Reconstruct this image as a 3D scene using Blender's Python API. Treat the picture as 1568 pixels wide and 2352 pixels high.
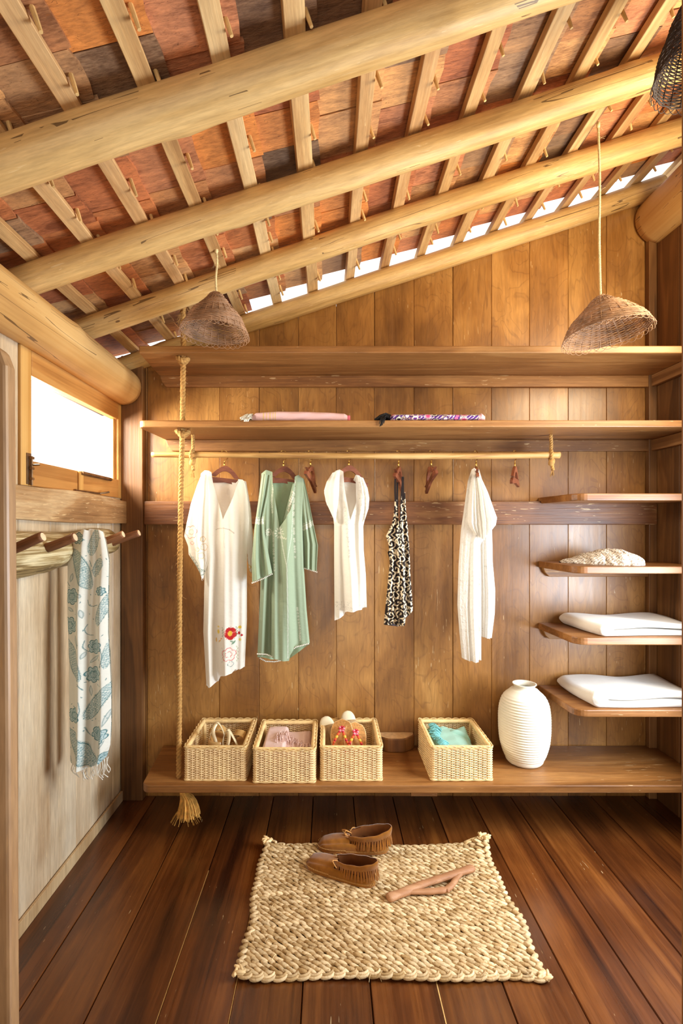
import bpy, math, random
import numpy as np
from mathutils import Vector, Matrix

for _o in list(bpy.data.objects):
    bpy.data.objects.remove(_o)
SC = bpy.context.scene
COL = SC.collection
rnd = random.Random(7)
nr = np.random.RandomState(11)

# ---------------------------------------------------------------- camera, world, light, exposure
H = 1.34                       # eye height
F = 1150.0                     # focal length in pixels of the 1568x2352 frame
cam_d = bpy.data.cameras.new('camera')
cam = bpy.data.objects.new('camera', cam_d)
COL.objects.link(cam)
cam.location = (0, 0, H)
cam.rotation_euler = (math.pi / 2, 0, 0)
cam_d.sensor_fit = 'AUTO'
cam_d.sensor_width = 36.0
cam_d.lens = 36.0 * F / 2352.0
cam_d.shift_x = 30.0 / 2352.0
cam_d.shift_y = 32.0 / 2352.0
cam_d.clip_start = 0.02
SC.camera = cam

SC.view_settings.view_transform = 'Standard'
SC.view_settings.look = 'None'
SC.view_settings.gamma = 1.0
SC.view_settings.use_curve_mapping = False
SC.view_settings.exposure = -0.18

w = bpy.data.worlds.new('overcast_sky')
SC.world = w
w.use_nodes = True
bg = w.node_tree.nodes['Background']
bg.inputs[0].default_value = (1.0, 0.98, 0.94, 1)
bg.inputs[1].default_value = 1.6


def area(name, loc, target, size, power, col):
    d = bpy.data.lights.new(name, 'AREA')
    d.shape = 'RECTANGLE'
    d.size, d.size_y = size
    d.energy = power
    d.color = col
    o = bpy.data.objects.new(name, d)
    COL.objects.link(o)
    o.location = loc
    o.rotation_euler = (Vector(target) - Vector(loc)).to_track_quat('-Z', 'Y').to_euler()
    return o


# daylight through the window of the left wall, the window of the right wall (beyond the frame) and the open front
area('window_daylight', (-1.30, 2.06, H + 0.46), (0.6, 2.34, 0.95), (0.68, 0.30), 55, (1.0, 0.92, 0.76))
area('side_window_daylight', (1.72, 1.45, 1.05), (-1.0, 1.66, 0.80), (0.8, 0.9), 78, (0.75, 0.87, 1.0))
area('high_side_window_daylight', (1.72, 1.45, 2.22), (0.7, 2.6, 2.15), (1.0, 0.55), 46, (1.0, 0.86, 0.58))
area('entrance_daylight', (0.1, -1.85, 1.0), (0.1, 1.9, 1.7), (1.6, 1.9), 34, (1.0, 0.93, 0.80))


# ---------------------------------------------------------------- materials
def lin(c):
    r = []
    for v in c:
        v = v / 255.0
        r.append(v / 12.92 if v <= 0.04045 else ((v + 0.055) / 1.055) ** 2.4)
    return tuple(r) + (1.0,)


class NT:
    def __init__(s, name):
        s.m = bpy.data.materials.new(name)
        s.m.use_nodes = True
        s.t = s.m.node_tree
        s.t.nodes.clear()
        s.out = s.t.nodes.new('ShaderNodeOutputMaterial')

    def n(s, typ, inp=None, **kw):
        nd = s.t.nodes.new(typ)
        for k, v in kw.items():
            setattr(nd, k, v)
        for k, v in (inp or {}).items():
            sock = nd.inputs[k]
            if hasattr(v, 'is_output') or isinstance(v, bpy.types.NodeSocket):
                s.t.links.new(v, sock)
            else:
                sock.default_value = v
        return nd

    def math(s, op, a, b=0.0, c=0.0):
        return s.n('ShaderNodeMath', {0: a, 1: b, 2: c}, operation=op).outputs[0]

    def ramp(s, fac, stops, interp='LINEAR'):
        nd = s.n('ShaderNodeValToRGB', {0: fac})
        cr = nd.color_ramp
        cr.interpolation = interp
        while len(cr.elements) < len(stops):
            cr.elements.new(0.5)
        for e, (p, c) in zip(cr.elements, stops):
            e.position = p
            e.color = c
        return nd.outputs[0]

    def mix(s, fac, a, b, mode='MIX'):
        nd = s.n('ShaderNodeMix', data_type='RGBA', blend_type=mode)
        for i, v in ((0, fac), (6, a), (7, b)):
            if isinstance(v, bpy.types.NodeSocket):
                s.t.links.new(v, nd.inputs[i])
            else:
                nd.inputs[i].default_value = v
        return nd.outputs[2]

    def principled(s, **kw):
        p = s.n('ShaderNodeBsdfPrincipled')
        for k, v in kw.items():
            k = k.replace('_', ' ')
            if isinstance(v, bpy.types.NodeSocket):
                s.t.links.new(v, p.inputs[k])
            else:
                p.inputs[k].default_value = v
        return p

    def finish(s, sh):
        s.t.links.new(sh, s.out.inputs[0])
        return s.m


def wood(name, stops, axis='Z', cross=14.0, along=1.1, fig=0.10, fiber=0.35, blotch=0.25, rough=0.5, bump=0.25,
         cracks=0.0, spots=0.0, spec=0.4, coat=0.0, flecks=0.0, rings=0.0):
    t = NT(name)
    tc = t.n('ShaderNodeTexCoord')
    oi = t.n('ShaderNodeObjectInfo')
    sc = {'X': (along, cross, cross), 'Y': (cross, along, cross), 'Z': (cross, cross, along)}[axis]
    off = t.n('ShaderNodeVectorMath', {0: oi.outputs['Random'], 1: (13.7, 7.9, 23.1)}, operation='MULTIPLY').outputs[0]
    pos = t.n('ShaderNodeVectorMath', {0: tc.outputs['Object'], 1: off}, operation='ADD').outputs[0]
    mp = t.n('ShaderNodeMapping', {0: pos, 3: sc}).outputs[0]
    n1 = t.n('ShaderNodeTexNoise', {'Vector': mp, 'Scale': 0.55, 'Detail': 3.0, 'Roughness': 0.5, 'Distortion': 0.8}).outputs[0]
    mp2 = t.n('ShaderNodeVectorMath', {0: mp, 1: {'X': (1.2, 9, 9), 'Y': (9, 1.2, 9), 'Z': (9, 9, 1.2)}[axis]}, operation='MULTIPLY').outputs[0]
    n2 = t.n('ShaderNodeTexNoise', {'Vector': mp2, 'Scale': 1.0, 'Detail': 4.0, 'Roughness': 0.65}).outputs[0]
    n3 = t.n('ShaderNodeTexNoise', {'Vector': pos, 'Scale': 4.0, 'Detail': 3.0}).outputs[0]
    bands = t.math('SINE', t.math('MULTIPLY', n1, 46.0))
    f = t.math('ADD', n1, t.math('MULTIPLY', t.math('SUBTRACT', n2, 0.5), fiber))
    f = t.math('ADD', f, t.math('MULTIPLY', bands, fig))
    f = t.math('ADD', f, t.math('MULTIPLY', t.math('SUBTRACT', n3, 0.5), blotch))
    colr = t.ramp(f, stops)
    if cracks:
        mp3 = t.n('ShaderNodeVectorMath', {0: mp, 1: {'X': (0.7, 2.6, 2.6), 'Y': (2.6, 0.7, 2.6), 'Z': (2.6, 2.6, 0.7)}[axis]}, operation='MULTIPLY').outputs[0]
        n4 = t.n('ShaderNodeTexNoise', {'Vector': mp3, 'Scale': 1.0, 'Detail': 2.0, 'Distortion': 0.3}).outputs[0]
        cr = t.math('ABSOLUTE', t.math('SUBTRACT', n4, 0.5))
        gate = t.math('GREATER_THAN', n3, 0.52)
        ck = t.math('MULTIPLY', t.math('LESS_THAN', cr, 0.006 * cracks), gate)
        colr = t.mix(t.math('MULTIPLY', ck, 0.75), colr, lin((70, 42, 20)))
    if spots:
        v = t.n('ShaderNodeTexVoronoi', {'Vector': t.n('ShaderNodeMapping', {0: pos, 3: tuple(3.2 * (0.45 if a == axis else 1) for a in 'XYZ')}).outputs[0], 'Scale': 2.3}).outputs['Distance']
        sp = t.math('LESS_THAN', t.math('ADD', v, t.math('MULTIPLY', n2, 0.05)), 0.055 * spots)
        colr = t.mix(t.math('MULTIPLY', sp, 0.8), colr, lin((78, 46, 24)))
    if rings:
        rs = {'X': (2.2, 5, 5), 'Y': (5, 2.2, 5), 'Z': (5, 5, 2.2)}[axis]
        rp = t.n('ShaderNodeMapping', {0: pos, 3: rs}).outputs[0]
        rn = t.n('ShaderNodeTexNoise', {'Vector': rp, 'Scale': 1.0, 'Detail': 2.5, 'Distortion': 1.2}).outputs[0]
        fr_ = t.math('ABSOLUTE', t.math('SUBTRACT', t.math('FRACT', t.math('MULTIPLY', rn, 11.0)), 0.5))
        ln_ = t.math('MULTIPLY', t.math('SUBTRACT', 1.0, t.math('MINIMUM', t.math('MULTIPLY', fr_, 9.0), 1.0)), t.math('MULTIPLY', n3, rings))
        colr = t.mix(ln_, colr, lin((92, 54, 24)))
    if flecks:
        fs = {'X': (16, 150, 150), 'Y': (150, 16, 150), 'Z': (150, 150, 16)}[axis]
        fp = t.n('ShaderNodeMapping', {0: pos, 3: fs}).outputs[0]
        fn_ = t.n('ShaderNodeTexNoise', {'Vector': fp, 'Scale': 1.0, 'Detail': 2.0, 'Distortion': 0.4}).outputs[0]
        big = t.n('ShaderNodeTexNoise', {'Vector': pos, 'Scale': 3.1, 'Detail': 2.0}).outputs[0]
        fk = t.math('MULTIPLY', t.math('GREATER_THAN', t.math('ADD', fn_, t.math('MULTIPLY', big, 0.35)), 0.915 - 0.04 * flecks), 0.5)
        colr = t.mix(fk, colr, lin((226, 198, 150)))
        fq = t.n('ShaderNodeTexNoise', {'Vector': fp, 'Scale': 0.7, 'Detail': 3.0, 'Roughness': 0.7}).outputs[0]
        colr = t.mix(1.0, colr, t.ramp(fq, [(0.3, (0.82, 0.80, 0.78, 1)), (0.7, (1.14, 1.13, 1.10, 1))]), 'MULTIPLY')
    colr = t.mix(1.0, colr, oi.outputs['Color'], 'MULTIPLY')
    hgt = t.math('ADD', t.math('MULTIPLY', n2, 0.6), n1)
    bp = t.n('ShaderNodeBump', {'Height': hgt, 'Strength': bump, 'Distance': 0.006}).outputs[0]
    rg = t.math('ADD', rough, t.math('MULTIPLY', t.math('SUBTRACT', n2, 0.5), 0.25))
    p = t.principled(Base_Color=colr, Roughness=rg, Normal=bp, Specular_IOR_Level=spec, Coat_Weight=coat, Coat_Roughness=0.25)
    return t.finish(p.outputs[0])


def plain(name, c, rough=0.6, metal=0.0, noise=0.0, scale=30.0, bump=0.0, spec=0.4, sheen=0.0, transl=0.0):
    t = NT(name)
    oi = t.n('ShaderNodeObjectInfo')
    tc = t.n('ShaderNodeTexCoord')
    nz = t.n('ShaderNodeTexNoise', {'Vector': tc.outputs['Object'], 'Scale': scale, 'Detail': 4.0}).outputs[0]
    c1 = lin(c)
    dk = tuple(v * (1 - noise) for v in c1[:3]) + (1,)
    lt = tuple(min(1, v * (1 + noise)) for v in c1[:3]) + (1,)
    colr = t.ramp(nz, [(0.3, dk), (0.7, lt)])
    colr = t.mix(1.0, colr, oi.outputs['Color'], 'MULTIPLY')
    bp = t.n('ShaderNodeBump', {'Height': nz, 'Strength': bump, 'Distance': 0.004}).outputs[0]
    p = t.principled(Base_Color=colr, Roughness=rough, Metallic=metal, Normal=bp, Specular_IOR_Level=spec, Sheen_Weight=sheen)
    if transl:
        tr = t.n('ShaderNodeBsdfTranslucent', {0: colr})
        mx = t.n('ShaderNodeMixShader', {0: transl, 1: p.outputs[0], 2: tr.outputs[0]})
        return t.finish(mx.outputs[0])
    return t.finish(p.outputs[0])


def cloth(name, rough=0.85, transl=0.25, bump=0.15, scale=900.0, crinkle=0.0, cscale=(25, 25, 60), sheen=0.1):
    """woven fabric, its dye read from the mesh's own colour attribute"""
    t = NT(name)
    at = t.n('ShaderNodeAttribute', attribute_name='Col')
    tc = t.n('ShaderNodeTexCoord')
    nz = t.n('ShaderNodeTexNoise', {'Vector': tc.outputs['Object'], 'Scale': scale, 'Detail': 1.0}).outputs[0]
    mp = t.n('ShaderNodeMapping', {0: tc.outputs['Object'], 3: cscale}).outputs[0]
    n2 = t.n('ShaderNodeTexNoise', {'Vector': mp, 'Scale': 1.0, 'Detail': 3.0, 'Distortion': 0.6}).outputs[0]
    b1 = t.n('ShaderNodeBump', {'Height': nz, 'Strength': bump, 'Distance': 0.001}).outputs[0]
    b2 = t.n('ShaderNodeBump', {'Height': n2, 'Strength': crinkle, 'Distance': 0.01, 'Normal': b1}).outputs[0]
    p = t.principled(Base_Color=at.outputs['Color'], Roughness=rough, Normal=b2, Specular_IOR_Level=0.2, Sheen_Weight=sheen)
    tr = t.n('ShaderNodeBsdfTranslucent', {0: at.outputs['Color'], 1: b2})
    mx = t.n('ShaderNodeMixShader', {0: transl, 1: p.outputs[0], 2: tr.outputs[0]})
    return t.finish(mx.outputs[0])


L = lin
M = {}
M['wall'] = wood('wall_wood', [(0.18, L((98, 60, 22))), (0.5, L((148, 100, 46))), (0.82, L((188, 138, 74)))], 'Z', 5, 1.8, 0.03, 0.16, 0.5, 0.38, 0.14, spec=0.5, coat=0.15, flecks=-0.35, rings=0.6)
M['wall_pale'] = wood('daylight_paled_wall_wood', [(0.2, L((166, 134, 98))), (0.5, L((200, 178, 148))), (0.78, L((220, 206, 182)))], 'Z', 7, 0.8, 0.03, 0.25, 0.45, 0.42, 0.25, spec=0.5, flecks=0.2)  # whitish patina, and grazing daylight on the left wall put into the base colour
M['post'] = wood('dark_post_wood', [(0.25, L((74, 46, 22))), (0.55, L((118, 78, 40))), (0.8, L((152, 108, 62)))], 'Z', 14, 1.2, 0.05, 0.4, 0.35, 0.5, 0.3)
M['shelf'] = wood('shelf_wood', [(0.25, L((100, 62, 27))), (0.5, L((142, 94, 47))), (0.78, L((178, 130, 76)))], 'X', 12, 1.3, 0.04, 0.4, 0.25, 0.42, 0.18, spec=0.5, flecks=-0.1)
M['cleat'] = wood('cleat_wood', [(0.25, L((104, 64, 30))), (0.5, L((144, 98, 52))), (0.78, L((180, 134, 80)))], 'X', 20, 1.4, 0.04, 0.4, 0.35, 0.5, 0.25, flecks=1.0)
M['cleat_y'] = wood('side_cleat_wood', [(0.25, L((84, 50, 24))), (0.5, L((120, 78, 40))), (0.78, L((172, 126, 78)))], 'Y', 20, 1.4, 0.04, 0.4, 0.35, 0.5, 0.25)
M['rail_x'] = wood('scratched_rail_wood', [(0.25, L((88, 50, 26))), (0.5, L((126, 80, 45))), (0.8, L((172, 128, 82)))], 'X', 10, 2.2, 0.02, 0.5, 0.4, 0.45, 0.5, flecks=1.2)
M['rail_y'] = wood('scratched_side_rail_wood', [(0.25, L((128, 92, 58))), (0.5, L((166, 128, 86))), (0.8, L((208, 180, 138)))], 'Y', 10, 2.2, 0.02, 0.5, 0.4, 0.45, 0.5, flecks=1.9)
M['log'] = wood('peeled_log_wood', [(0.2, L((150, 108, 56))), (0.45, L((196, 156, 96))), (0.75, L((224, 190, 132)))], 'X', 9, 0.9, 0.02, 0.35, 0.25, 0.5, 0.25, cracks=1.0, spots=1.0, flecks=0.5)
M['log_y'] = wood('peeled_eave_log_wood', [(0.2, L((150, 104, 52))), (0.45, L((196, 150, 88))), (0.75, L((222, 184, 124)))], 'X', 8, 0.7, 0.02, 0.35, 0.25, 0.5, 0.25, cracks=1.0, spots=0.7)
M['batten'] = wood('batten_wood', [(0.2, L((158, 116, 72))), (0.45, L((198, 160, 110))), (0.75, L((224, 194, 144)))], 'Y', 22, 1.2, 0.02, 0.3, 0.35, 0.6, 0.25, flecks=0.3)
M['shingle'] = wood('shingle_wood', [(0.2, (0.60, 0.50, 0.43, 1)), (0.45, (1.12, 1.07, 1.0, 1)), (0.78, (1.6, 1.54, 1.36, 1))], 'X', 24, 0.9, 0.06, 0.85, 0.7, 0.65, 0.7, cracks=0.35, flecks=0.1)
M['peg'] = plain('peg_wood', (214, 176, 116), 0.6, noise=0.2)
M['floor'] = wood('floor_wood', [(0.22, L((46, 20, 7))), (0.48, L((92, 48, 17))), (0.78, L((132, 78, 32)))], 'Y', 10, 0.8, 0.04, 0.4, 0.35, 0.3, 0.12, spec=0.5, coat=0.25, flecks=-0.9)
M['seam'] = plain('pale_seam_filler', (206, 160, 96), 0.6, noise=0.2)
M['frame'] = wood('window_frame_wood', [(0.22, L((150, 96, 44))), (0.5, L((190, 134, 70))), (0.78, L((214, 166, 98)))], 'Y', 18, 1.0, 0.03, 0.35, 0.3, 0.5, 0.2)
M['frame_z'] = wood('window_stile_wood', [(0.22, L((160, 108, 50))), (0.5, L((200, 148, 78))), (0.78, L((222, 178, 108)))], 'Z', 18, 1.0, 0.03, 0.35, 0.3, 0.5, 0.2)
M['pole'] = wood('bamboo_pole_wood', [(0.22, L((140, 98, 52))), (0.5, L((190, 146, 86))), (0.78, L((218, 180, 120)))], 'X', 50, 4.0, 0.04, 0.4, 0.5, 0.45, 0.3, spots=1.2)
M['peg_stick'] = wood('bark_stick_wood', [(0.22, L((96, 58, 34))), (0.5, L((142, 92, 58))), (0.78, L((176, 126, 84)))], 'X', 40, 4.0, 0.03, 0.5, 0.5, 0.55, 0.3)
M['cut_end'] = plain('cut_end_wood', (224, 196, 158), 0.6, noise=0.15, scale=60)
M['bleached'] = wood('bleached_log_wood', [(0.25, L((92, 70, 36))), (0.48, L((156, 132, 86))), (0.72, L((222, 208, 168)))], 'X', 16, 1.4, 0.08, 0.9, 0.7, 0.5, 0.7, cracks=0.5, flecks=0.6)
M['hanger'] = wood('hanger_wood', [(0.22, L((84, 42, 26))), (0.5, L((118, 64, 42))), (0.78, L((146, 88, 60)))], 'X', 40, 4.0, 0.03, 0.4, 0.3, 0.4, 0.15)
M['brass'] = plain('brass', (206, 162, 84), 0.28, metal=1.0)
M['iron'] = plain('iron_bolt', (128, 100, 72), 0.45, metal=0.8, noise=0.3)
M['rope'] = plain('coir_rope', (190, 144, 82), 0.9, noise=0.25, scale=80, bump=0.4, transl=0.1)
M['cord'] = plain('pale_lamp_cord', (222, 200, 150), 0.9, noise=0.2, scale=80)
M['tassel'] = plain('rope_tassel_fibre', (226, 170, 84), 0.9, noise=0.3, scale=60, transl=0.15)
M['wicker'] = plain('rattan_wicker', (248, 212, 160), 0.5, noise=0.16, scale=18, bump=0.1)
M['rattan'] = plain('rattan_rim', (238, 202, 142), 0.42, noise=0.2, scale=22, bump=0.05)
M['lampweave'] = plain('lamp_vine', (158, 120, 90), 0.6, noise=0.35, scale=25, bump=0.2)
M['lampdark'] = plain('dark_lamp_vine', (58, 42, 36), 0.7, noise=0.35, scale=25, bump=0.2)
M['mat'] = plain('water_hyacinth', (226, 192, 138), 0.62, noise=0.28, scale=24, bump=0.25, spec=0.35)
M['strands'] = cloth('dyed_hyacinth_strands', rough=0.55, transl=0.0, bump=0.3, scale=140, crinkle=0.3, cscale=(90, 90, 90), sheen=0.0)
M['vase'] = plain('white_ceramic', (232, 224, 204), 0.4, noise=0.03, scale=8)
M['suede'] = plain('tan_suede', (142, 88, 24), 0.95, noise=0.18, scale=45, bump=0.3, sheen=0.35, spec=0.1)
M['suede_in'] = plain('dark_suede_lining', (112, 62, 18), 0.95, noise=0.15, scale=45)
M['stitch'] = plain('pale_stitching', (208, 160, 92), 0.8)
M['lace'] = plain('tan_lace', (206, 146, 78), 0.7)
M['stick'] = wood('driftwood', [(0.22, L((138, 90, 56))), (0.5, L((174, 122, 82))), (0.78, L((200, 152, 110)))], 'X', 40, 3.0, 0.04, 0.4, 0.4, 0.6, 0.3)
M['cork'] = plain('cork', (186, 132, 70), 0.75, noise=0.28, scale=120, bump=0.2)
M['cream'] = plain('cream_leather', (238, 224, 192), 0.4, noise=0.05)
M['taupe'] = plain('taupe_canvas', (170, 138, 96), 0.8, noise=0.15, scale=90)
M['beige'] = plain('beige_patent_leather', (206, 162, 100), 0.25, noise=0.1)
M['dark'] = plain('dark_board', (62, 42, 26), 0.7, noise=0.3, scale=9)
M['thread'] = plain('white_thread', (244, 240, 228), 0.8, transl=0.2)
M['cotton'] = cloth('white_cotton', transl=0.35, crinkle=0.25)
M['gauze'] = cloth('crinkled_white_gauze', transl=0.35, crinkle=0.6, cscale=(60, 60, 45))
M['viscose'] = cloth('sage_viscose', transl=0.18, crinkle=0.2, rough=0.6)
M['print'] = cloth('printed_cotton', transl=0.08, crinkle=0.25)
M['scarf'] = cloth('printed_scarf', transl=0.25, crinkle=0.2)
M['towel'] = cloth('terry_towel', transl=0.0, bump=0.5, scale=500, crinkle=0.35, cscale=(14, 14, 14), rough=0.95, sheen=0.3)


# ---------------------------------------------------------------- mesh builder
AT = {}


class MB:
    def __init__(s):
        s.v, s.f, s.c, s.k = [], [], [], 0

    def add(s, v, f, col=None):
        v = np.asarray(v, float).reshape(-1, 3)
        s.v.append(v)
        k = s.k
        s.f.extend([[i + k for i in q] for q in (f.tolist() if isinstance(f, np.ndarray) else f)])
        s.k += len(v)
        s.c.append(np.tile(np.array(col if col is not None else (1, 1, 1), float)[None, :3], (len(v), 1)) if col is None or np.ndim(col) == 1 else np.asarray(col, float))
        return s

    def box(s, x0, x1, y0, y1, z0, z1):
        v = [(x, y, z) for x in (x0, x1) for y in (y0, y1) for z in (z0, z1)]
        f = [(0, 1, 3, 2), (4, 6, 7, 5), (0, 4, 5, 1), (2, 3, 7, 6), (0, 2, 6, 4), (1, 5, 7, 3)]
        return s.add(v, f)

    def obox(s, c, ax, ay, az):
        """box from a centre and three half-extent vectors"""
        c, ax, ay, az = map(np.array, (c, ax, ay, az))
        v = [c + i * ax + j * ay + k * az for i in (-1, 1) for j in (-1, 1) for k in (-1, 1)]
        f = [(0, 1, 3, 2), (4, 6, 7, 5), (0, 4, 5, 1), (2, 3, 7, 6), (0, 2, 6, 4), (1, 5, 7, 3)]
        return s.add(v, f)

    def prism(s, poly, a, b, fn):
        """closed polygon (u, v) swept from a to b; fn(u, v, h) gives a point"""
        n = len(poly)
        v = [fn(u, q, a) for u, q in poly] + [fn(u, q, b) for u, q in poly]
        f = [tuple(range(n))[::-1], tuple(range(n, 2 * n))] + [(i, (i + 1) % n, n + (i + 1) % n, n + i) for i in range(n)]
        return s.add(v, f)

    def tube(s, pts, r, seg=6, closed=False, cap=True, squash=None, col=None):
        p = np.asarray(pts, float)
        n = len(p)
        r = np.broadcast_to(np.asarray(r, float), (n,))
        if closed:
            t = np.roll(p, -1, 0) - np.roll(p, 1, 0)
        else:
            t = np.gradient(p, axis=0)
        t /= np.linalg.norm(t, axis=1)[:, None] + 1e-12
        u = np.zeros_like(p)
        a = np.array((0, 0, 1.0)) if abs(t[0][2]) < 0.9 else np.array((1.0, 0, 0))
        a = a - t[0] * a.dot(t[0])
        a /= np.linalg.norm(a)
        for i in range(n):
            a = a - t[i] * a.dot(t[i])
            a /= np.linalg.norm(a) + 1e-12
            u[i] = a
        w = np.cross(t, u)
        th = np.arange(seg) * 2 * math.pi / seg
        q1, q2 = (squash or (1, 1))
        ring = p[:, None, :] + r[:, None, None] * (np.cos(th)[None, :, None] * u[:, None, :] * q1 + np.sin(th)[None, :, None] * w[:, None, :] * q2)
        m = n if closed else n - 1
        i, j = np.meshgrid(np.arange(m), np.arange(seg), indexing='ij')
        i2, j2 = (i + 1) % n, (j + 1) % seg
        f = np.stack([i * seg + j, i * seg + j2, i2 * seg + j2, i2 * seg + j], -1).reshape(-1, 4).tolist()
        if cap and not closed:
            f.append(list(range(seg))[::-1])
            f.append([(n - 1) * seg + k for k in range(seg)])
        return s.add(ring.reshape(-1, 3), f, col)

    def grid(s, P, flip=False, closed_u=False, col=None):
        """P: rows x cols x 3"""
        R, C = P.shape[:2]
        m = C if closed_u else C - 1
        i, j = np.meshgrid(np.arange(R - 1), np.arange(m), indexing='ij')
        j2 = (j + 1) % C
        q = [i * C + j, i * C + j2, (i + 1) * C + j2, (i + 1) * C + j]
        if flip:
            q = q[::-1]
        return s.add(P.reshape(-1, 3), np.stack(q, -1).reshape(-1, 4), None if col is None else col.reshape(-1, 3))

    def lathe(s, prof, c=(0, 0, 0), seg=48):
        prof = np.array(prof)
        th = np.arange(seg) * 2 * math.pi / seg
        P = np.stack([c[0] + prof[:, 0][:, None] * np.cos(th), c[1] + prof[:, 0][:, None] * np.sin(th), np.repeat(c[2] + prof[:, 1][:, None], seg, 1)], -1)
        return s.grid(P, closed_u=True)

    def lump(s, c, d, up, a, b, h, seg=6, rings=4, col=None):
        """a leaf-shaped strand: half length a along d, half width b, half height h"""
        c, d, up = np.array(c), np.array(d, float), np.array(up, float)
        d /= np.linalg.norm(d)
        sd = np.cross(up, d)
        sd /= np.linalg.norm(sd)
        up = np.cross(d, sd)
        v = []
        for i in range(1, rings + 1):
            x = -math.cos(math.pi * i / (rings + 1))
            q = (1 - x * x) ** 0.5
            for j in range(seg):
                t = 2 * math.pi * j / seg
                v.append(c + d * a * x + sd * b * q * math.cos(t) + up * h * q * math.sin(t))
        f = [(i * seg + j, i * seg + (j + 1) % seg, (i + 1) * seg + (j + 1) % seg, (i + 1) * seg + j) for i in range(rings - 1) for j in range(seg)]
        n = len(v)
        v += [c - d * a, c + d * a]
        f += [(n, (j + 1) % seg, j) for j in range(seg)]
        f += [(n + 1, (rings - 1) * seg + j, (rings - 1) * seg + (j + 1) % seg) for j in range(seg)]
        return s.add(v, f, col)

    def build(s, name, mat, parent=None, smooth=False, bevel=0.0, sub=0, color=None, weld=False, mtx=None, seg=2):
        me = bpy.data.meshes.new(name)
        v = np.concatenate(s.v)
        if parent is not None and mtx is None:
            v = v - AT[parent.name]
        me.from_pydata(v.tolist(), [], s.f)
        if any(np.any(c != 1) for c in s.c):
            at = me.color_attributes.new('Col', 'FLOAT_COLOR', 'POINT')
            cc = np.concatenate(s.c)
            at.data.foreach_set('color', np.concatenate([cc, np.ones((len(cc), 1))], 1).astype(np.float32).ravel())
        me.materials.append(mat if not isinstance(mat, str) else M[mat])
        o = bpy.data.objects.new(name, me)
        COL.objects.link(o)
        if weld:
            import bmesh
            b = bmesh.new()
            b.from_mesh(me)
            bmesh.ops.remove_doubles(b, verts=b.verts, dist=1e-5)
            b.to_mesh(me)
            b.free()
        if smooth:
            me.polygons.foreach_set('use_smooth', [True] * len(me.polygons))
        if parent is not None:
            o.parent = parent
        if mtx is not None:
            o.matrix_local = mtx
        else:
            AT[o.name] = AT[parent.name] if parent is not None else np.zeros(3)
        if bevel:
            md = o.modifiers.new('edge', 'BEVEL')
            md.width = bevel
            md.segments = seg
            md.limit_method = 'ANGLE'
        if sub:
            md = o.modifiers.new('smooth', 'SUBSURF')
            md.levels = md.render_levels = sub
        if color is not None:
            o.color = tuple(color) + (1,)
        return o


def root(name, at=(0, 0, 0)):
    o = bpy.data.objects.new(name, None)
    o.empty_display_size = 0.05
    COL.objects.link(o)
    o.location = at
    AT[o.name] = np.array(at, float)
    return o


def tag(o, label, cat, group=None):
    o['label'] = label
    o['category'] = cat
    if group:
        o['group'] = group
    return o


def struct(o, label=None, cat=None):
    o['kind'] = 'structure'
    if label:
        o['label'] = label
        o['category'] = cat
    return o


def W(x, y, d):
    """a spot of the photograph at a known distance d -> a point of the room"""
    return np.array(((x - 754.0) * d / F, d, H - (y - 1208.0) * d / F))


def smooth_noise(x, y, seed):
    r = np.random.RandomState(seed)
    v = np.zeros_like(x, dtype=float)
    for k in range(5):
        a, b, p = r.uniform(-1, 1), r.uniform(-1, 1), r.uniform(0, 6.28)
        v += np.sin((a * x + b * y) * (1 + k * 0.7) + p) / (1 + k * 0.5)
    return v / 2.5


def spline(pts, n):
    """Catmull-Rom through pts"""
    p = np.asarray(pts, float)
    p = np.concatenate([[2 * p[0] - p[1]], p, [2 * p[-1] - p[-2]]])
    t = np.linspace(0, len(p) - 3 - 1e-6, n)
    i = t.astype(int)
    u = (t - i)[:, None]
    a, b, c, d = p[i], p[i + 1], p[i + 2], p[i + 3]
    return 0.5 * (2 * b + (c - a) * u + (2 * a - 5 * b + 4 * c - d) * u ** 2 + (3 * b - a - 3 * c + d) * u ** 3)


def twist(mb, pts, r, pitch=None, step=None, strands=3, seg=5):
    """a laid rope: strands wound round a path"""
    p = np.asarray(pts, float)
    ln = np.concatenate([[0], np.cumsum(np.linalg.norm(np.diff(p, axis=0), axis=1))])
    pitch = pitch or 4.2 * r
    n = max(8, int(ln[-1] / (step or pitch / 9)))
    q = np.linspace(0, ln[-1], n)
    c = np.stack([np.interp(q, ln, p[:, k]) for k in range(3)], -1)
    t = np.gradient(c, axis=0)
    t /= np.linalg.norm(t, axis=1)[:, None] + 1e-12
    a = np.array((1.0, 0, 0)) if abs(t[0][0]) < 0.8 else np.array((0, 1.0, 0))
    u = np.zeros_like(c)
    for i in range(n):
        a = a - t[i] * a.dot(t[i])
        a /= np.linalg.norm(a)
        u[i] = a
    w = np.cross(t, u)
    for k in range(strands):
        ph = (q / pitch * 2 * math.pi + k * 2 * math.pi / strands)[:, None]
        mb.tube(c + r * 0.5 * (np.cos(ph) * u + np.sin(ph) * w), r * 0.58, seg)
    return mb


def fuzz(mb, pts, n, ln, r=0.0004):
    p = np.asarray(pts, float)
    for _ in range(n):
        i = rnd.randrange(len(p) - 1)
        a = p[i] + (p[i + 1] - p[i]) * rnd.random()
        d = np.array([rnd.uniform(-1, 1), rnd.uniform(-1, 1), rnd.uniform(-0.9, 0.6)])
        d = d / np.linalg.norm(d) * ln * rnd.uniform(0.4, 1)
        mb.tube([a, a + d * 0.5, a + d + np.array((0, 0, -0.25 * ln))], r, 3)
    return mb


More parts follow.
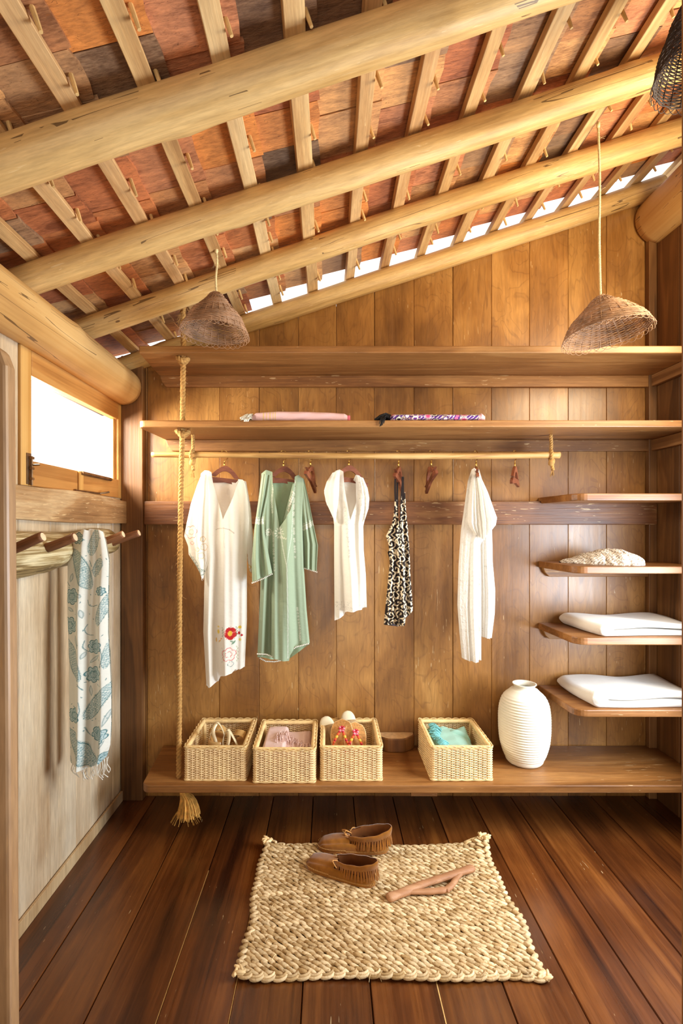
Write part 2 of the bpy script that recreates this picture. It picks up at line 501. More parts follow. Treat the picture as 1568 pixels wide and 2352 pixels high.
def rpoly(x0, x1, y0, y1, rad, corners):
    """rectangle with some corners rounded; corners in order (x0y0, x1y0, x1y1, x0y1)"""
    out = []
    cs = [(x0, y0, 180), (x1, y0, 270), (x1, y1, 0), (x0, y1, 90)]
    for (x, y, a0), on in zip(cs, corners):
        if not on:
            out.append((x, y))
            continue
        cx = x + (rad if x == x0 else -rad)
        cy = y + (rad if y == y0 else -rad)
        for k in range(7):
            a = math.radians(a0 + 90 * k / 6)
            out.append((cx + rad * math.cos(a), cy + rad * math.sin(a)))
    return out


# ---------------------------------------------------------------- room shell
XL, XR, YB = -1.0135, 1.612, 2.485
TH = math.atan(0.333)
CT, ST = math.cos(TH), math.sin(TH)
Z0 = H + 1.12                                    # rafter axis at x = 0


def roof(s, y, n):
    """point of the roof: s up the slope from x = 0, n square to it"""
    return (s * CT - n * ST, y, Z0 + s * ST + n * CT)


# floor: broad planks running away from the viewer
floor = struct(root('floor'))
edges = [-1.06, -0.855, -0.66, -0.466, -0.27, -0.075, 0.122, 0.317, 0.51, 0.705, 0.9, 1.1, 1.3, 1.5, 1.66]
for a, b in zip(edges[:-1], edges[1:]):
    mb = MB()
    g = 0.0011
    mb.prism([(a + g, -0.004), (a + g + 0.002, 0), (b - g - 0.002, 0), (b - g, -0.004), (b - g, -0.03), (a + g, -0.03)], -0.1, 2.56, lambda u, v, h: (u, h, v))
    k = rnd.uniform(0.85, 1.12)
    mb.build('plank', 'floor', floor, color=(k, k * rnd.uniform(0.95, 1.02), k * rnd.uniform(0.9, 1.02)))
mb = MB().box(0.3155, 0.3188, 0.4, 1.62, -0.02, -0.0004)
mb.build('seam_filler', 'seam', floor)
for x in (-0.466, -0.27):
    MB().box(x - 0.0009, x + 0.0009, 0.5, 1.95, -0.02, -0.0015).build('seam_filler', 'seam', floor)

MB().box(-1.1, 1.66, -0.1, 2.6, -0.06, -0.031).build('joist_board', 'dark', floor)

# back wall: vertical planks cut to the roof slope
wall_back = struct(root('wall_back'))
seams = [-1.06, -0.9, -0.733, -0.54, -0.344, -0.149, 0.039, 0.229, 0.424, 0.618, 0.809, 0.998, 1.19, 1.38, 1.57, 1.66]
for i, (a, b) in enumerate(zip(seams[:-1], seams[1:])):
    g = 0.0006
    za = Z0 + 0.333 * a - 0.01
    zb = Z0 + 0.333 * b - 0.01
    yo = YB + rnd.uniform(0, 0.003)
    mb = MB()
    c = 0.0018
    v = []
    for z0_, z1a, z1b in ((-0.02, za, zb),):
        prof = [(a + g, yo + c), (a + g + c, yo), (b - g - c, yo), (b - g, yo + c), (b - g, yo + 0.028), (a + g, yo + 0.028)]
        v = [(x, y, z0_) for x, y in prof] + [(x, y, Z0 + 0.333 * x - 0.01) for x, y in prof]
    n = 6
    f = [tuple(range(n))[::-1], tuple(range(n, 2 * n))] + [(k, (k + 1) % n, n + (k + 1) % n, n + k) for k in range(n)]
    mb.add(v, f)
    k = rnd.uniform(0.965, 1.035)
    mb.build('plank', 'wall', wall_back, color=(k, k * rnd.uniform(0.98, 1.02), k * rnd.uniform(0.95, 1.03)))

mb = MB()
zq = lambda x: Z0 + 0.333 * x - 0.03
mb.prism([(-1.06, -0.02), (1.66, -0.02), (1.66, zq(1.66)), (-1.06, zq(-1.06))], YB + 0.032, YB + 0.045, lambda u, v, h: (u, h, v))
mb.build('backing_board', 'dark', wall_back)

# left wall with the window opening
wall_left = struct(root('wall_left'))
WY0, WY1, WZ0, WZ1 = 1.644, 2.445, H + 0.135, H + 0.60        # hole that takes the window
ys = [0.75, 0.93, 1.12, 1.30, 1.47, 1.644, 1.83, 2.02, 2.21, 2.36, 2.50]
for a, b in zip(ys[:-1], ys[1:]):
    g, c = 0.001, 0.003
    xo = XL - rnd.uniform(0, 0.004)
    spans = [(-0.02, H + 0.8)] if a < 1.64 else [(-0.02, WZ0), (WZ1, H + 0.8)]
    kk = rnd.uniform(0.94, 1.05)
    for z0_, z1_ in spans:
        mb = MB().prism([(a + g, xo - c), (a + g + c, xo), (b - g - c, xo), (b - g, xo - c), (b - g, xo - 0.025), (a + g, xo - 0.025)], z0_, z1_, lambda u, v, h: (v, u, h))
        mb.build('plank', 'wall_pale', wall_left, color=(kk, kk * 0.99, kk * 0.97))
mb = MB().box(-1.13, -1.10, 0.5, 2.5, H + 0.55, H + 0.835)
mb.build('eave_board', 'dark', wall_left)

# right wall: only its far end shows; a window opening further out lets daylight in
wall_right = struct(root('wall_right'))
RY = [0.2, 0.4, 0.6, 0.8, 0.95, 1.15, 1.35, 1.55, 1.75, 1.95, 2.12, 2.30, 2.50]
for a, b in zip(RY[:-1], RY[1:]):
    opening = 0.95 <= a < 1.95
    for z0_, z1_ in ([(-0.02, 0.5), (1.62, 1.92), (2.52, H + 1.62)] if opening else [(-0.02, H + 1.62)]):
        mb = MB().prism([(a + 0.001, 0.003), (a + 0.004, 0), (b - 0.004, 0), (b - 0.001, 0.003), (b - 0.001, 0.025), (a + 0.001, 0.025)], z0_, z1_, lambda u, v, h: (XR + v, u, h))
        mb.build('plank', 'post', wall_right, color=(0.95, 0.93, 0.9))

# corner posts and rails
o = MB().box(XL + 0.002, -0.905, 2.44, YB + 0.001, 0, H + 0.83).build('trim_1', 'post', bevel=0.004)
struct(o)
o = MB().box(1.572, XR - 0.001, 2.455, YB + 0.001, 0, H + 1.55).build('trim_2', 'post', bevel=0.003)
struct(o)
o = MB().box(-0.905, XR - 0.002, 2.452, YB + 0.001, H + 0.0065, H + 0.121).build('trim_3', 'rail_x', bevel=0.004)
struct(o)
v = []
mb = MB()
n = 26
P = np.zeros((n, 4, 3))
for i in range(n):
    y = 0.8 + (2.452 - 0.8) * i / (n - 1)
    zt = H + 0.136 + 0.006 * math.sin(y * 7) - 0.012 * (y - 1.6)
    zb = H + 0.02 + 0.004 * math.sin(y * 5 + 1) - 0.012 * (y - 1.6)
    P[i] = [(XL + 0.001, y, zt), (XL + 0.03, y, zt), (XL + 0.03, y, zb), (XL + 0.001, y, zb)]
mb.grid(P, closed_u=True)
mb.f.append([3, 2, 1, 0])
mb.f.append([(n - 1) * 4 + k for k in range(4)])
struct(mb.build('trim_4', 'rail_y', bevel=0.003))
# narrow strip along the foot of the left wall
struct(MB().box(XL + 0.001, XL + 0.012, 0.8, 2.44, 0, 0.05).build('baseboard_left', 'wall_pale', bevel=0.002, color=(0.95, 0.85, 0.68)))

# window in the left wall: sash of two stiles, three rails, bolts
win = struct(root('window_1', (XL, 2.05, H + 0.13)))
x0, x1 = XL - 0.03, XL + 0.004
def wbox(name, y0, y1, z0, z1, mat, xa=x0, xb=x1, bev=0.003):
    return MB().box(xa, xb, y0, y1, z0, z1).build(name, mat, win, bevel=bev)
wbox('stile', 1.646, 1.704, WZ0, WZ1, 'frame_z')
wbox('stile', 2.408, 2.443, WZ0, WZ1, 'frame_z')
wbox('top_rail', 1.705, 2.407, H + 0.512, WZ1 - 0.001, 'frame')
wbox('bottom_rail', 1.705, 2.407, H + 0.1355, H + 0.222, 'frame')
wbox('glazing_bead', 2.388, 2.4075, H + 0.223, H + 0.511, 'frame_z', XL - 0.028, XL - 0.012, 0.001)
# upright bolt on the near stile
bolt = wbox('bolt_plate', 1.672, 1.698, H + 0.14, H + 0.245, 'iron', XL + 0.0045, XL + 0.007, 0.001)
b2 = MB().tube([(XL + 0.013, 1.688, H + 0.137), (XL + 0.013, 1.688, H + 0.235)], 0.0045, 8)
b2.tube([(XL + 0.013, 1.688, H + 0.205), (XL + 0.04, 1.690, H + 0.207)], 0.003, 6)
for z in (0.155, 0.19, 0.225):
    b2.box(XL + 0.006, XL + 0.019, 1.681, 1.695, H + z, H + z + 0.008)
b2.build('bolt', 'iron', win, smooth=False)
# wooden bar sliding across the sash
MB().tube([(XL + 0.014, 2.03, H + 0.215), (XL + 0.014, 2.30, H + 0.213)], 0.008, 10).build('slide_bar', 'iron', win)
MB().tube([(XL + 0.012, 1.98, H + 0.142), (XL + 0.012, 2.2, H + 0.142)], 0.004, 8).tube(spline([(XL + 0.012, 2.19, H + 0.142), (XL + 0.03, 2.205, H + 0.146), (XL + 0.045, 2.215, H + 0.15)], 6), 0.004, 6).build('hook', 'iron', win)
MB().box(XL + 0.0045, XL + 0.012, 2.015, 2.05, H + 0.137, H + 0.221).build('cover_strip', 'frame_z', win, bevel=0.002)


def logmesh(p0, p1, r0, r1, seed, n=60, seg=20, wob=0.05, bend=0.008):
    """a debarked trunk with slight bends, swellings and flats, along local X; returns mesh builder and matrix"""
    r = np.random.RandomState(seed)
    p0, p1 = Vector(p0), Vector(p1)
    d = p1 - p0
    ln = d.length
    x = d.normalized()
    z = Vector((0, 0, 1))
    y = z.cross(x).normalized()
    z = x.cross(y)
    mtx = Matrix(((x.x, y.x, z.x, p0.x), (x.y, y.y, z.y, p0.y), (x.z, y.z, z.z, p0.z), (0, 0, 0, 1)))
    t = np.linspace(0, 1, n)
    th = np.arange(seg) * 2 * math.pi / seg
    R = (r0 + (r1 - r0) * t)[:, None] * np.ones((1, seg))
    for k in range(6):
        R = R * (1 + wob * 0.5 * np.sin(t[:, None] * r.uniform(3, 14) * ln + r.randint(1, 4) * th[None, :] + r.uniform(0, 6)) / (1 + k * 0.4))
    for k in range(7):                           # knots
        tc, a0 = r.uniform(0.03, 0.97), r.uniform(0, 6.28)
        da = np.angle(np.exp(1j * (th - a0)))
        R = R * (1 + 0.09 * np.exp(-((t[:, None] - tc) * ln / 0.04) ** 2 - (da[None, :] / 0.35) ** 2))
    by = bend * np.sin(t * math.pi * r.uniform(1, 2.4) + r.uniform(0, 2))
    bz = bend * np.sin(t * math.pi * r.uniform(1, 2.4) + r.uniform(0, 2))
    P = np.stack([np.repeat((t * ln)[:, None], seg, 1), by[:, None] + R * np.cos(th), bz[:, None] + R * np.sin(th)], -1)
    mb = MB().grid(P, closed_u=True, flip=True)
    mb.f.append([k for k in range(seg)])
    mb.f.append([(n - 1) * seg + k for k in range(seg)][::-1])
    return mb, mtx


# ceiling: log rafters, battens, wooden shingles hung by pegs
ceil = struct(root('ceiling'))
for k, (y, sa, sb, r0, r1) in enumerate([(1.194, -1.16, 1.75, 0.056, 0.049), (1.624, -1.12, 1.75, 0.047, 0.046), (2.02, -1.12, 1.75, 0.044, 0.050), (2.452, -1.1, 1.72, 0.042, 0.049)]):
    mb, mt = logmesh(roof(sa, y, 0), roof(sb, y, 0), r0, r1, 20 + k, n=90, seg=20, wob=0.04, bend=0.010 if k < 3 else 0.004)
    mb.build('rafter', 'log', ceil, smooth=True, mtx=mt)
SP = 0.1745 / CT
BS = [(-0.4045 + 0.1745 * i) / CT for i in range(-4, 13)]
tones = [(1.0, 1.0, 1.0), (0.96, 0.90, 0.86), (0.92, 0.86, 0.78), (1.03, 1.0, 0.94), (0.9, 0.80, 0.74)]
for i, s in enumerate(BS):
    s += rnd.uniform(-0.006, 0.006)
    BS[i] = s
    hw = rnd.uniform(0.021, 0.0255)
    mb = MB()
    n = 24
    P = np.zeros((n, 4, 3))
    for k in range(n):
        y = 0.35 + (2.50 - 0.35) * k / (n - 1)
        e = 0.0015 * math.sin(y * 9 + i)
        P[k] = [roof(s - hw + e, y, 0.045), roof(s + hw + e, y, 0.045), roof(s + hw + e, y, 0.067), roof(s - hw + e, y, 0.067)]
    mb.grid(P, closed_u=True)
    mb.f += [[3, 2, 1, 0], [(n - 1) * 4 + k for k in range(4)]]
    q = tones[(i * 3) % 5]
    if s > 0.7:
        q = tuple(c * 0.9 for c in q)  # battens high on the slope darkened, standing in for weaker light there
    mb.build('batten', 'batten', ceil, bevel=0.0015, color=q, seg=1)
pal = [(178, 108, 64), (168, 98, 64), (190, 122, 66), (160, 110, 76), (196, 150, 100), (178, 136, 94), (150, 118, 88), (132, 110, 90), (174, 114, 82),
       (202, 126, 60), (184, 120, 88), (156, 88, 58), (182, 112, 72), (170, 118, 76)]
dk = [(88, 76, 66), (104, 82, 66)]
for i, s in enumerate(BS):
    y = 0.42 + rnd.uniform(0, 0.1)
    top = s + 0.026 + 0.032
    lim = 2.412 if s > -0.27 else 2.53
    while y < lim - 0.015:
        wd = rnd.uniform(0.12, 0.20)
        y2 = min(y + wd, lim + rnd.uniform(-0.012, 0.012))
        if y2 - y < 0.05:
            break
        c = rnd.choice(pal) if rnd.random() > 0.06 else rnd.choice(dk)
        if y > 1.9 and rnd.random() < 0.3:
            c = (196, 158, 112)
        g = 0.0012
        e1, e2 = rnd.uniform(-0.006, 0.006), rnd.uniform(-0.006, 0.006)
        th = rnd.uniform(0.011, 0.016)
        lift = rnd.uniform(0, 0.0035)
        t1, t2 = rnd.uniform(-0.002, 0.002), rnd.uniform(-0.002, 0.002)
        # outline in (s, y): top end, jagged, then down both sides to the low end
        out = [(top + e1, y + g), (top + rnd.uniform(-0.004, 0.004), y + (y2 - y) * 0.35), (top + rnd.uniform(-0.004, 0.004), y + (y2 - y) * 0.7), (top + e2, y2 - g),
               (top - 0.2, y2 - g + t2), (top - 0.42, y2 - g), (top - 0.42, y + g), (top - 0.2, y + g + t1)]
        n0 = 0.067 + lift
        fn = lambda u, v, h: roof(u, v, n0 + (s - u) * 0.078 + 0.004 + h)
        mb = MB().prism(out, 0.0, th, fn)
        cl = L(tuple(0.72 * q_ + 0.28 * m_ for q_, m_ in zip(c, (176, 122, 80))))
        sh = mb.build('shingle', 'shingle', ceil, color=cl[:3])
        if s > -0.95:
            py = y + (y2 - y) * rnd.uniform(0.35, 0.65)
            ps = s + 0.0255 + 0.006
            a = rnd.uniform(-0.15, 0.15)
            tp = 0.067 + 0.018
            ln_ = rnd.uniform(0.05, 0.066)
            pts = [roof(ps, py, tp), roof(ps + 0.0005, py + a * ln_ * 0.5, tp - ln_ * 0.6), roof(ps + 0.001, py + a * ln_, tp - ln_)]
            MB().tube(pts, [0.0056, 0.0053, 0.0042], 7).build('peg', 'peg', sh, smooth=False)
        y = y2
sh = None

# eave log along the left wall, ridge log along the right wall
mb, mt = logmesh((-0.985, 0.3, H + 0.675), (-0.985, 2.425, H + 0.675), 0.088, 0.083, 41, n=70, seg=28, wob=0.02, bend=0.006)
mb.build('eave_log', 'log_y', wall_left, smooth=True, mtx=mt).data.materials[0] = M['log_y']
mb, mt = logmesh((1.625, 0.3, H + 1.505), (1.625, 2.47, H + 1.505), 0.125, 0.122, 43, n=60, seg=28, wob=0.02)
mb.build('ridge_log', 'log_y', wall_right, smooth=True, mtx=mt)

# the rest of the room, behind the viewer: plain walls, roof boards and an open doorway
MB().box(-1.06, -1.03, -1.9, 0.748, -0.02, H + 0.85).build('board', 'post', wall_left)
MB().box(XR + 0.002, XR + 0.03, -1.9, 0.198, -0.02, H + 1.62).build('board', 'post', wall_right)
MB().box(-1.06, 1.66, -1.9, -0.102, -0.03, -0.001).build('board', 'floor', floor)
mb = MB()
mb.prism([(roof(s_, 0, 0.07)[0], roof(s_, 0, 0.07)[2]) for s_ in (-1.2, 1.85)] + [(roof(s_, 0, 0.10)[0], roof(s_, 0, 0.10)[2]) for s_ in (1.85, -1.2)], -1.9, 0.40, lambda u, v, h: (u, h, v))
mb.build('roof_board', 'post', ceil)
wall_rear = struct(root('wall_rear'))
for a_, b_, c_, d_ in ((-1.06, -0.75, -0.02, H + 1.6), (0.95, 1.64, -0.02, H + 1.6), (-0.75, 0.95, 2.05, H + 1.6)):
    MB().box(a_, b_, -1.93, -1.9, c_, d_).build('board', 'post', wall_rear)

# upright board at the entrance and the door post opposite
o = root('wall_front')
struct(o)
mb = MB()
mb.prism([(-1.0, 0), (-0.560, 0), (-0.565, 1.0), (-0.570, 1.625), (-0.580, 1.652), (-0.600, 1.666), (-1.0, 1.684)], 0.885, 0.915, lambda u, v, h: (u, h, v))
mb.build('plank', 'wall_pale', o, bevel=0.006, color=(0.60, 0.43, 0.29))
o = MB().box(0.674, 0.76, 0.88, 0.96, 0, H + 1.35).build('trim_5', 'post', bevel=0.006, color=(1.25, 1.12, 0.9))
struct(o)


# ---------------------------------------------------------------- shelves
SY0 = 2.146


def shelf(name, label, x0, x1, zt, th, y0, corners, cleats, group='wall shelves', rad=0.03, back_skew=0.0, col=(1, 1, 1), slots=()):
    r = root(name, ((x0 + x1) / 2, (y0 + YB) / 2, zt - th))
    tag(r, label, 'shelf', group)
    out = rpoly(x0, x1, y0, YB - 0.001, rad, corners)
    out = [(x + back_skew * (y - y0), y) if x < (x0 + x1) / 2 else (x, y) for x, y in out]
    mb = MB().prism(out, zt - th, zt, lambda u, v, h: (u, v, h))
    mb.build('board', 'shelf', r, bevel=0.004, color=col)
    for (cx0, cx1, ch) in cleats:
        pts = [(cx0 + 0.004, -0.012), (cx0 + 0.012, -ch * 0.62), (cx0 + 0.03, -ch), (cx1, -ch), (cx1, 0), (cx0, 0)]
        MB().prism(pts, YB - 0.024, YB - 0.0015, lambda u, v, h: (u, h, zt - th + v)).build('cleat', 'cleat', r, bevel=0.003, color=tuple(c * rnd.uniform(0.95, 1.05) for c in col))
    return r


XE = XR - 0.001
s1 = shelf('wall_shelf', 'topmost full width plank shelf, empty, above the folded cloths', -0.812, XE, H + 0.741 + 0.032, 0.032, SY0, (0, 0, 0, 0), [(-0.83, XR - 0.03, 0.056)], back_skew=-0.07)
MB().box(XR - 0.028, XR - 0.0015, SY0 + 0.01, YB - 0.026, H + 0.741 - 0.056, H + 0.7405).build('cleat', 'cleat_y', s1, bevel=0.003)
s2 = shelf('wall_shelf', 'full width plank shelf carrying two rolled cloths and the hanging pole', -0.818, XE, H + 0.4236 + 0.030, 0.030, SY0, (1, 0, 0, 0), [(-0.80, XR - 0.03, 0.055)], back_skew=0.05)
MB().box(XR - 0.028, XR - 0.0015, SY0 + 0.01, YB - 0.026, H + 0.4236 - 0.055, H + 0.423).build('cleat', 'cleat_y', s2, bevel=0.003)
s3 = shelf('wall_shelf', 'lowest and broadest plank shelf carrying the wicker baskets and white vase', -0.785, XE, H - 1.089, 0.033, 2.101, (1, 0, 0, 0), [(-0.70, XR - 0.03, 0.04)], back_skew=-0.09, rad=0.035, col=(0.92, 0.88, 0.84))
MB().box(0.35, 0.46, 2.12, 2.14, H - 1.089 - 0.033 - 0.022, H - 1.089 - 0.0335).build('batten_end', 'cleat', s3)
cs = [(H + 0.140, 'short corner shelf, topmost of four and empty, above the crumpled print cloth', False),
      (H - 0.174, 'short corner shelf holding the crumpled brown and white cloth', True),
      (H - 0.480, 'short corner shelf holding the upper of two folded white towels', True),
      (H - 0.789, 'short corner shelf holding the lower of two folded white towels', False)]
for z, lab, cl in cs:
    shelf('corner_shelf', lab, 1.06, XE, z, 0.031, SY0, (1, 0, 0, 0), [(1.055, XR - 0.03, 0.045)] if cl else [], 'short corner shelves', rad=0.05, back_skew=-0.06, col=(0.95, 0.9, 0.87))

# pole that carries the clothes, slung from the shelf by two short ropes
ZP, YP = H + 0.327, 2.32
pole = root('clothes_pole', (0.12, YP, ZP))
tag(pole, 'slim peeled branch pole slung from two rope ties, carrying the clothes hangers', 'pole')
mb, mt = logmesh((-0.819, YP, ZP), (1.069, YP, ZP), 0.0125, 0.0155, 51, n=110, seg=12, wob=0.07, bend=0.004)
mt = Matrix.Translation(-Vector((0.12, YP, ZP))) @ mt
mb.build('pole', 'pole', pole, smooth=True, mtx=mt)
for x in (-0.628, 1.03):
    mb = MB()
    up = [(x, YP, H + 0.4236), (x + 0.002, YP - 0.001, ZP + 0.05), (x, YP, ZP + 0.012)]
    twist(mb, up, 0.008)
    loop = [(x + 0.004 * math.sin(a), YP + 0.021 * math.sin(a), ZP + 0.021 * math.cos(a)) for a in np.linspace(0, 2 * math.pi, 18)]
    twist(mb, loop, 0.008)
    mb.lump((x, YP - 0.008, ZP - 0.032), (0.4, 0, 1), (0, 1, 0), 0.02, 0.015, 0.015, 8, 6)
    twist(mb, [(x, YP - 0.008, ZP - 0.035), (x + 0.006, YP - 0.01, ZP - 0.07)], 0.008)
    fuzz(mb, up, 14, 0.02)
    for k in range(14):
        a = rnd.uniform(-0.01, 0.012)
        mb.tube([(x + 0.004, YP - 0.01, ZP - 0.065), (x + a, YP - 0.01 + rnd.uniform(-0.008, 0.008), ZP - 0.09 - rnd.uniform(0, 0.015))], 0.001, 4)
    mb.build('rope_tie', 'rope', pole, smooth=True)

# long rope through the three shelves
RX, RYY = -0.634, 2.19
rope = root('hanging_rope', (RX, RYY, H - 1.12))
tag(rope, 'thick twisted coir rope running down through all three long shelves to a frayed tassel', 'rope')
path = [(-0.615, 2.10, H + 1.04), (-0.63, 2.17, H + 0.93), (-0.634, RYY, H + 0.78), (-0.636, RYY, H + 0.6), (-0.638, RYY, H + 0.42), (-0.642, RYY - 0.005, H + 0.2), (-0.645, RYY - 0.02, H - 0.3), (-0.648, 2.175, H - 0.8), (-0.648, 2.168, H - 1.13)]
path = spline(path, 60)
mb = twist(MB(), path, 0.0115)
mb.build('rope', 'rope', rope, smooth=True)
mb = MB()
twist(mb, spline([(-0.622, 2.135, H + 0.90), (-0.606, 2.105, H + 0.94), (-0.60, 2.09, H + 0.975), (-0.615, 2.10, H + 1.03)], 24), 0.010)
fuzz(mb, [(-0.625, 2.13, H + 0.86), (-0.612, 2.11, H + 0.97)], 110, 0.05)
mb.build('rope_end', 'rope', rope, smooth=True)
mb = fuzz(MB(), path, 260, 0.03)
mb.build('loose_fibres', 'rope', rope)['kind'] = 'stuff'
for (z, r) in ((H + 0.722, 1.0), (H + 0.402, 1.1)):
    mb = MB()
    k = np.array((RX - 0.003, RYY, z))
    lp = [k + np.array((0.021 * r * math.cos(a) * (0.8 + 0.35 * math.sin(2 * a)), 0.020 * r * math.sin(a), 0.011 * math.sin(2 * a + 0.6))) for a in np.linspace(0, 2 * math.pi * 1.6, 34)]
    twist(mb, lp, 0.0105)
    mb.lump(k, (1, 0, 0.3), (0, 0, 1), 0.022, 0.02, 0.016, 8, 6)
    fuzz(mb, lp, 20, 0.02)
    mb.build('knot', 'rope', rope, smooth=True)
mb = MB()
b = np.array((-0.646, 2.165, H - 1.123))
for k in range(420):
    a, q = rnd.uniform(0, 6.28), rnd.random() ** 0.5
    sx = rnd.uniform(0.3, 1.0)
    l = rnd.uniform(0.105, 0.135)
    p0 = b + np.array((0.008 * q * math.cos(a), 0.008 * q * math.sin(a), -0.002))
    p1 = p0 + np.array((0.018 + 0.006 * q * math.cos(a), 0.006 * q * math.sin(a), -0.025))
    p3 = p0 + np.array((0.042 + 0.042 * q * math.cos(a), 0.036 * q * math.sin(a), -l))
    p2 = (p1 + p3) / 2 + np.array((0.008, 0, 0.012))
    mb.tube(spline([p0, p1, p2, p3], 6), 0.0014, 4)
for k in range(30):
    a = rnd.uniform(0, 6.28)
    p0 = b + np.array((0.03, 0, -0.06))
    mb.tube(spline([p0, p0 + np.array((0.03 * math.cos(a), 0.03 * math.sin(a), -0.04)), p0 + np.array((0.065 * math.cos(a), 0.05 * math.sin(a), -0.09))], 5), 0.0005, 3)
mb.build('tassel', 'tassel', rope)

# peg rack: bleached log with peeled stick pegs
rack = root('peg_rack', (-1.0, 1.7, H - 0.08))
tag(rack, 'bleached half log fixed along the side wall with five sloping stick pegs', 'rack')
mb, mt = logmesh((-1.0, 0.95, H - 0.083), (-0.995, 2.27, H - 0.082), 0.09, 0.056, 61, n=60, seg=22, wob=0.09, bend=0.008)
lg = mb.build('log', 'bleached', rack, smooth=True, mtx=Matrix.Translation(-Vector((-1.0, 1.7, H - 0.08))) @ mt)
mi = mt.inverted()
for v_ in lg.data.vertices:                      # sawn flat where it meets the wall
    q_ = mt @ v_.co
    if q_.x < XL + 0.0015:
        q_.x = XL + 0.0015
        v_.co = mi @ q_
for k, y in enumerate((1.46, 1.645, 1.845, 2.03, 2.20)):
    dz = rnd.uniform(-0.004, 0.004)
    mb, mt = logmesh((-0.975, y + 0.004, H - 0.088 + dz), (-0.832, y, H - 0.034 + dz), 0.0155, 0.0145, 70 + k, n=20, seg=14, wob=0.05, bend=0.002)
    pg = mb.build('peg', 'peg_stick', rack, smooth=True, mtx=Matrix.Translation(-Vector((-1.0, 1.7, H - 0.08))) @ mt)
    d = np.array((0.143, -0.004, 0.054))
    d /= np.linalg.norm(d)
    e = np.array((-0.832, y, H - 0.034 + dz))
    ce = MB().tube([e - d * 0.001, e + d * 0.0012], 0.0125, 14).build('cut_end', 'cut_end', rack)
    ce.parent = pg
    ce.matrix_parent_inverse = (Matrix.Translation(-Vector((-1.0, 1.7, H - 0.08))) @ mt).inverted()


# ---------------------------------------------------------------- pendant lamps of woven vine
def lamp(label, hook, apex, rim_r, hgt, tilt, mat, n_rows=44, cordmat='cord', dens=72):
    r = root('pendant_lamp', tuple(apex))
    tag(r, label, 'lamp', 'woven pendant lamps')
    hook, apex = np.array(hook), np.array(apex)
    T = np.array(Matrix.Rotation(tilt[0], 3, 'X') @ Matrix.Rotation(tilt[1], 3, 'Y'))
    prof = lambda t: rim_r * np.interp(t, [0, .05, .12, .25, .38, .5, .62, .75, .88, 1], [.10, .17, .24, .38, .53, .665, .77, .86, .94, 1.0])      # 0 top, 1 rim
    mb = MB()
    th = np.linspace(0, 2 * math.pi, dens, endpoint=False)
    for i in range(n_rows):
        t = (i + 0.5) / n_rows
        z = -hgt * t + 0.0012 * np.sin(th * 3 + i)
        R = prof(t) + 0.0016 * np.sin(th * dens / 4 + i * math.pi) + 0.002 * np.sin(2 * th + i * 0.3)
        mb.tube(np.stack([R * np.cos(th), R * np.sin(th), z], -1) @ T.T + apex, 0.0017 + 0.0005 * rnd.random(), 4, closed=True)
    mb.build('woven_shade', mat, r, smooth=True)
    mb = MB()
    for k in range(26):
        a = 2 * math.pi * k / 26
        t = np.linspace(0, 1, 14)
        mb.tube(np.stack([prof(t) * math.cos(a), prof(t) * math.sin(a), -hgt * t], -1) @ T.T + apex, 0.0018, 4)
    mb.build('ribs', mat, r, smooth=True)
    mb = MB()
    nl = 34
    for k in range(nl):
        a0 = 2 * math.pi * k / nl
        q = np.linspace(0, 1, 9)
        a = a0 + (q * 1.7 - 0.35) * 2 * math.pi / nl
        R = rim_r + 0.004 * np.sin(q * math.pi) + 0.001
        z = -hgt - 0.013 * np.sin(q * math.pi) * rnd.uniform(0.8, 1.2)
        mb.tube(np.stack([R * np.cos(a), R * np.sin(a), z], -1) @ T.T + apex, 0.001, 4)
    mb.build('rim_loops', mat, r, smooth=True)
    cp = spline([hook, hook * 0.67 + apex * 0.33 + np.array((0.003, 0, 0)), hook * 0.33 + apex * 0.67 + np.array((-0.002, 0, 0)), apex + np.array((0, 0, -0.01))], 24)
    mb = twist(MB(), cp, 0.0042)
    mb.lump(hook + np.array((0, 0, -0.01)), (0, 0, 1), (0, 1, 0), 0.014, 0.008, 0.008)
    fuzz(mb, cp[:12], 20, 0.03)
    mb.build('cord', cordmat, r, smooth=True)
    return r


lamp('small woven vine lampshade hanging by the rope end of the shelves', (-0.418, 1.867, H + 1.037), W(497, 673, 1.867), 0.124, 0.150, (math.radians(0), math.radians(2.5)), 'lampweave')
lamp('wider tilted woven vine lampshade on a long cord above the corner shelves', (1.005, 1.867, H + 1.505), W(1379, 681, 1.867), 0.151, 0.145, (math.radians(-3), math.radians(-7)), 'lampweave', n_rows=42)
lamp('dark woven vine lampshade high beside the door post, half out of view', (0.985, 1.3, H + 1.49), (0.983, 1.3, H + 1.452), 0.120, 0.27, (0, 0), 'lampdark', n_rows=64)


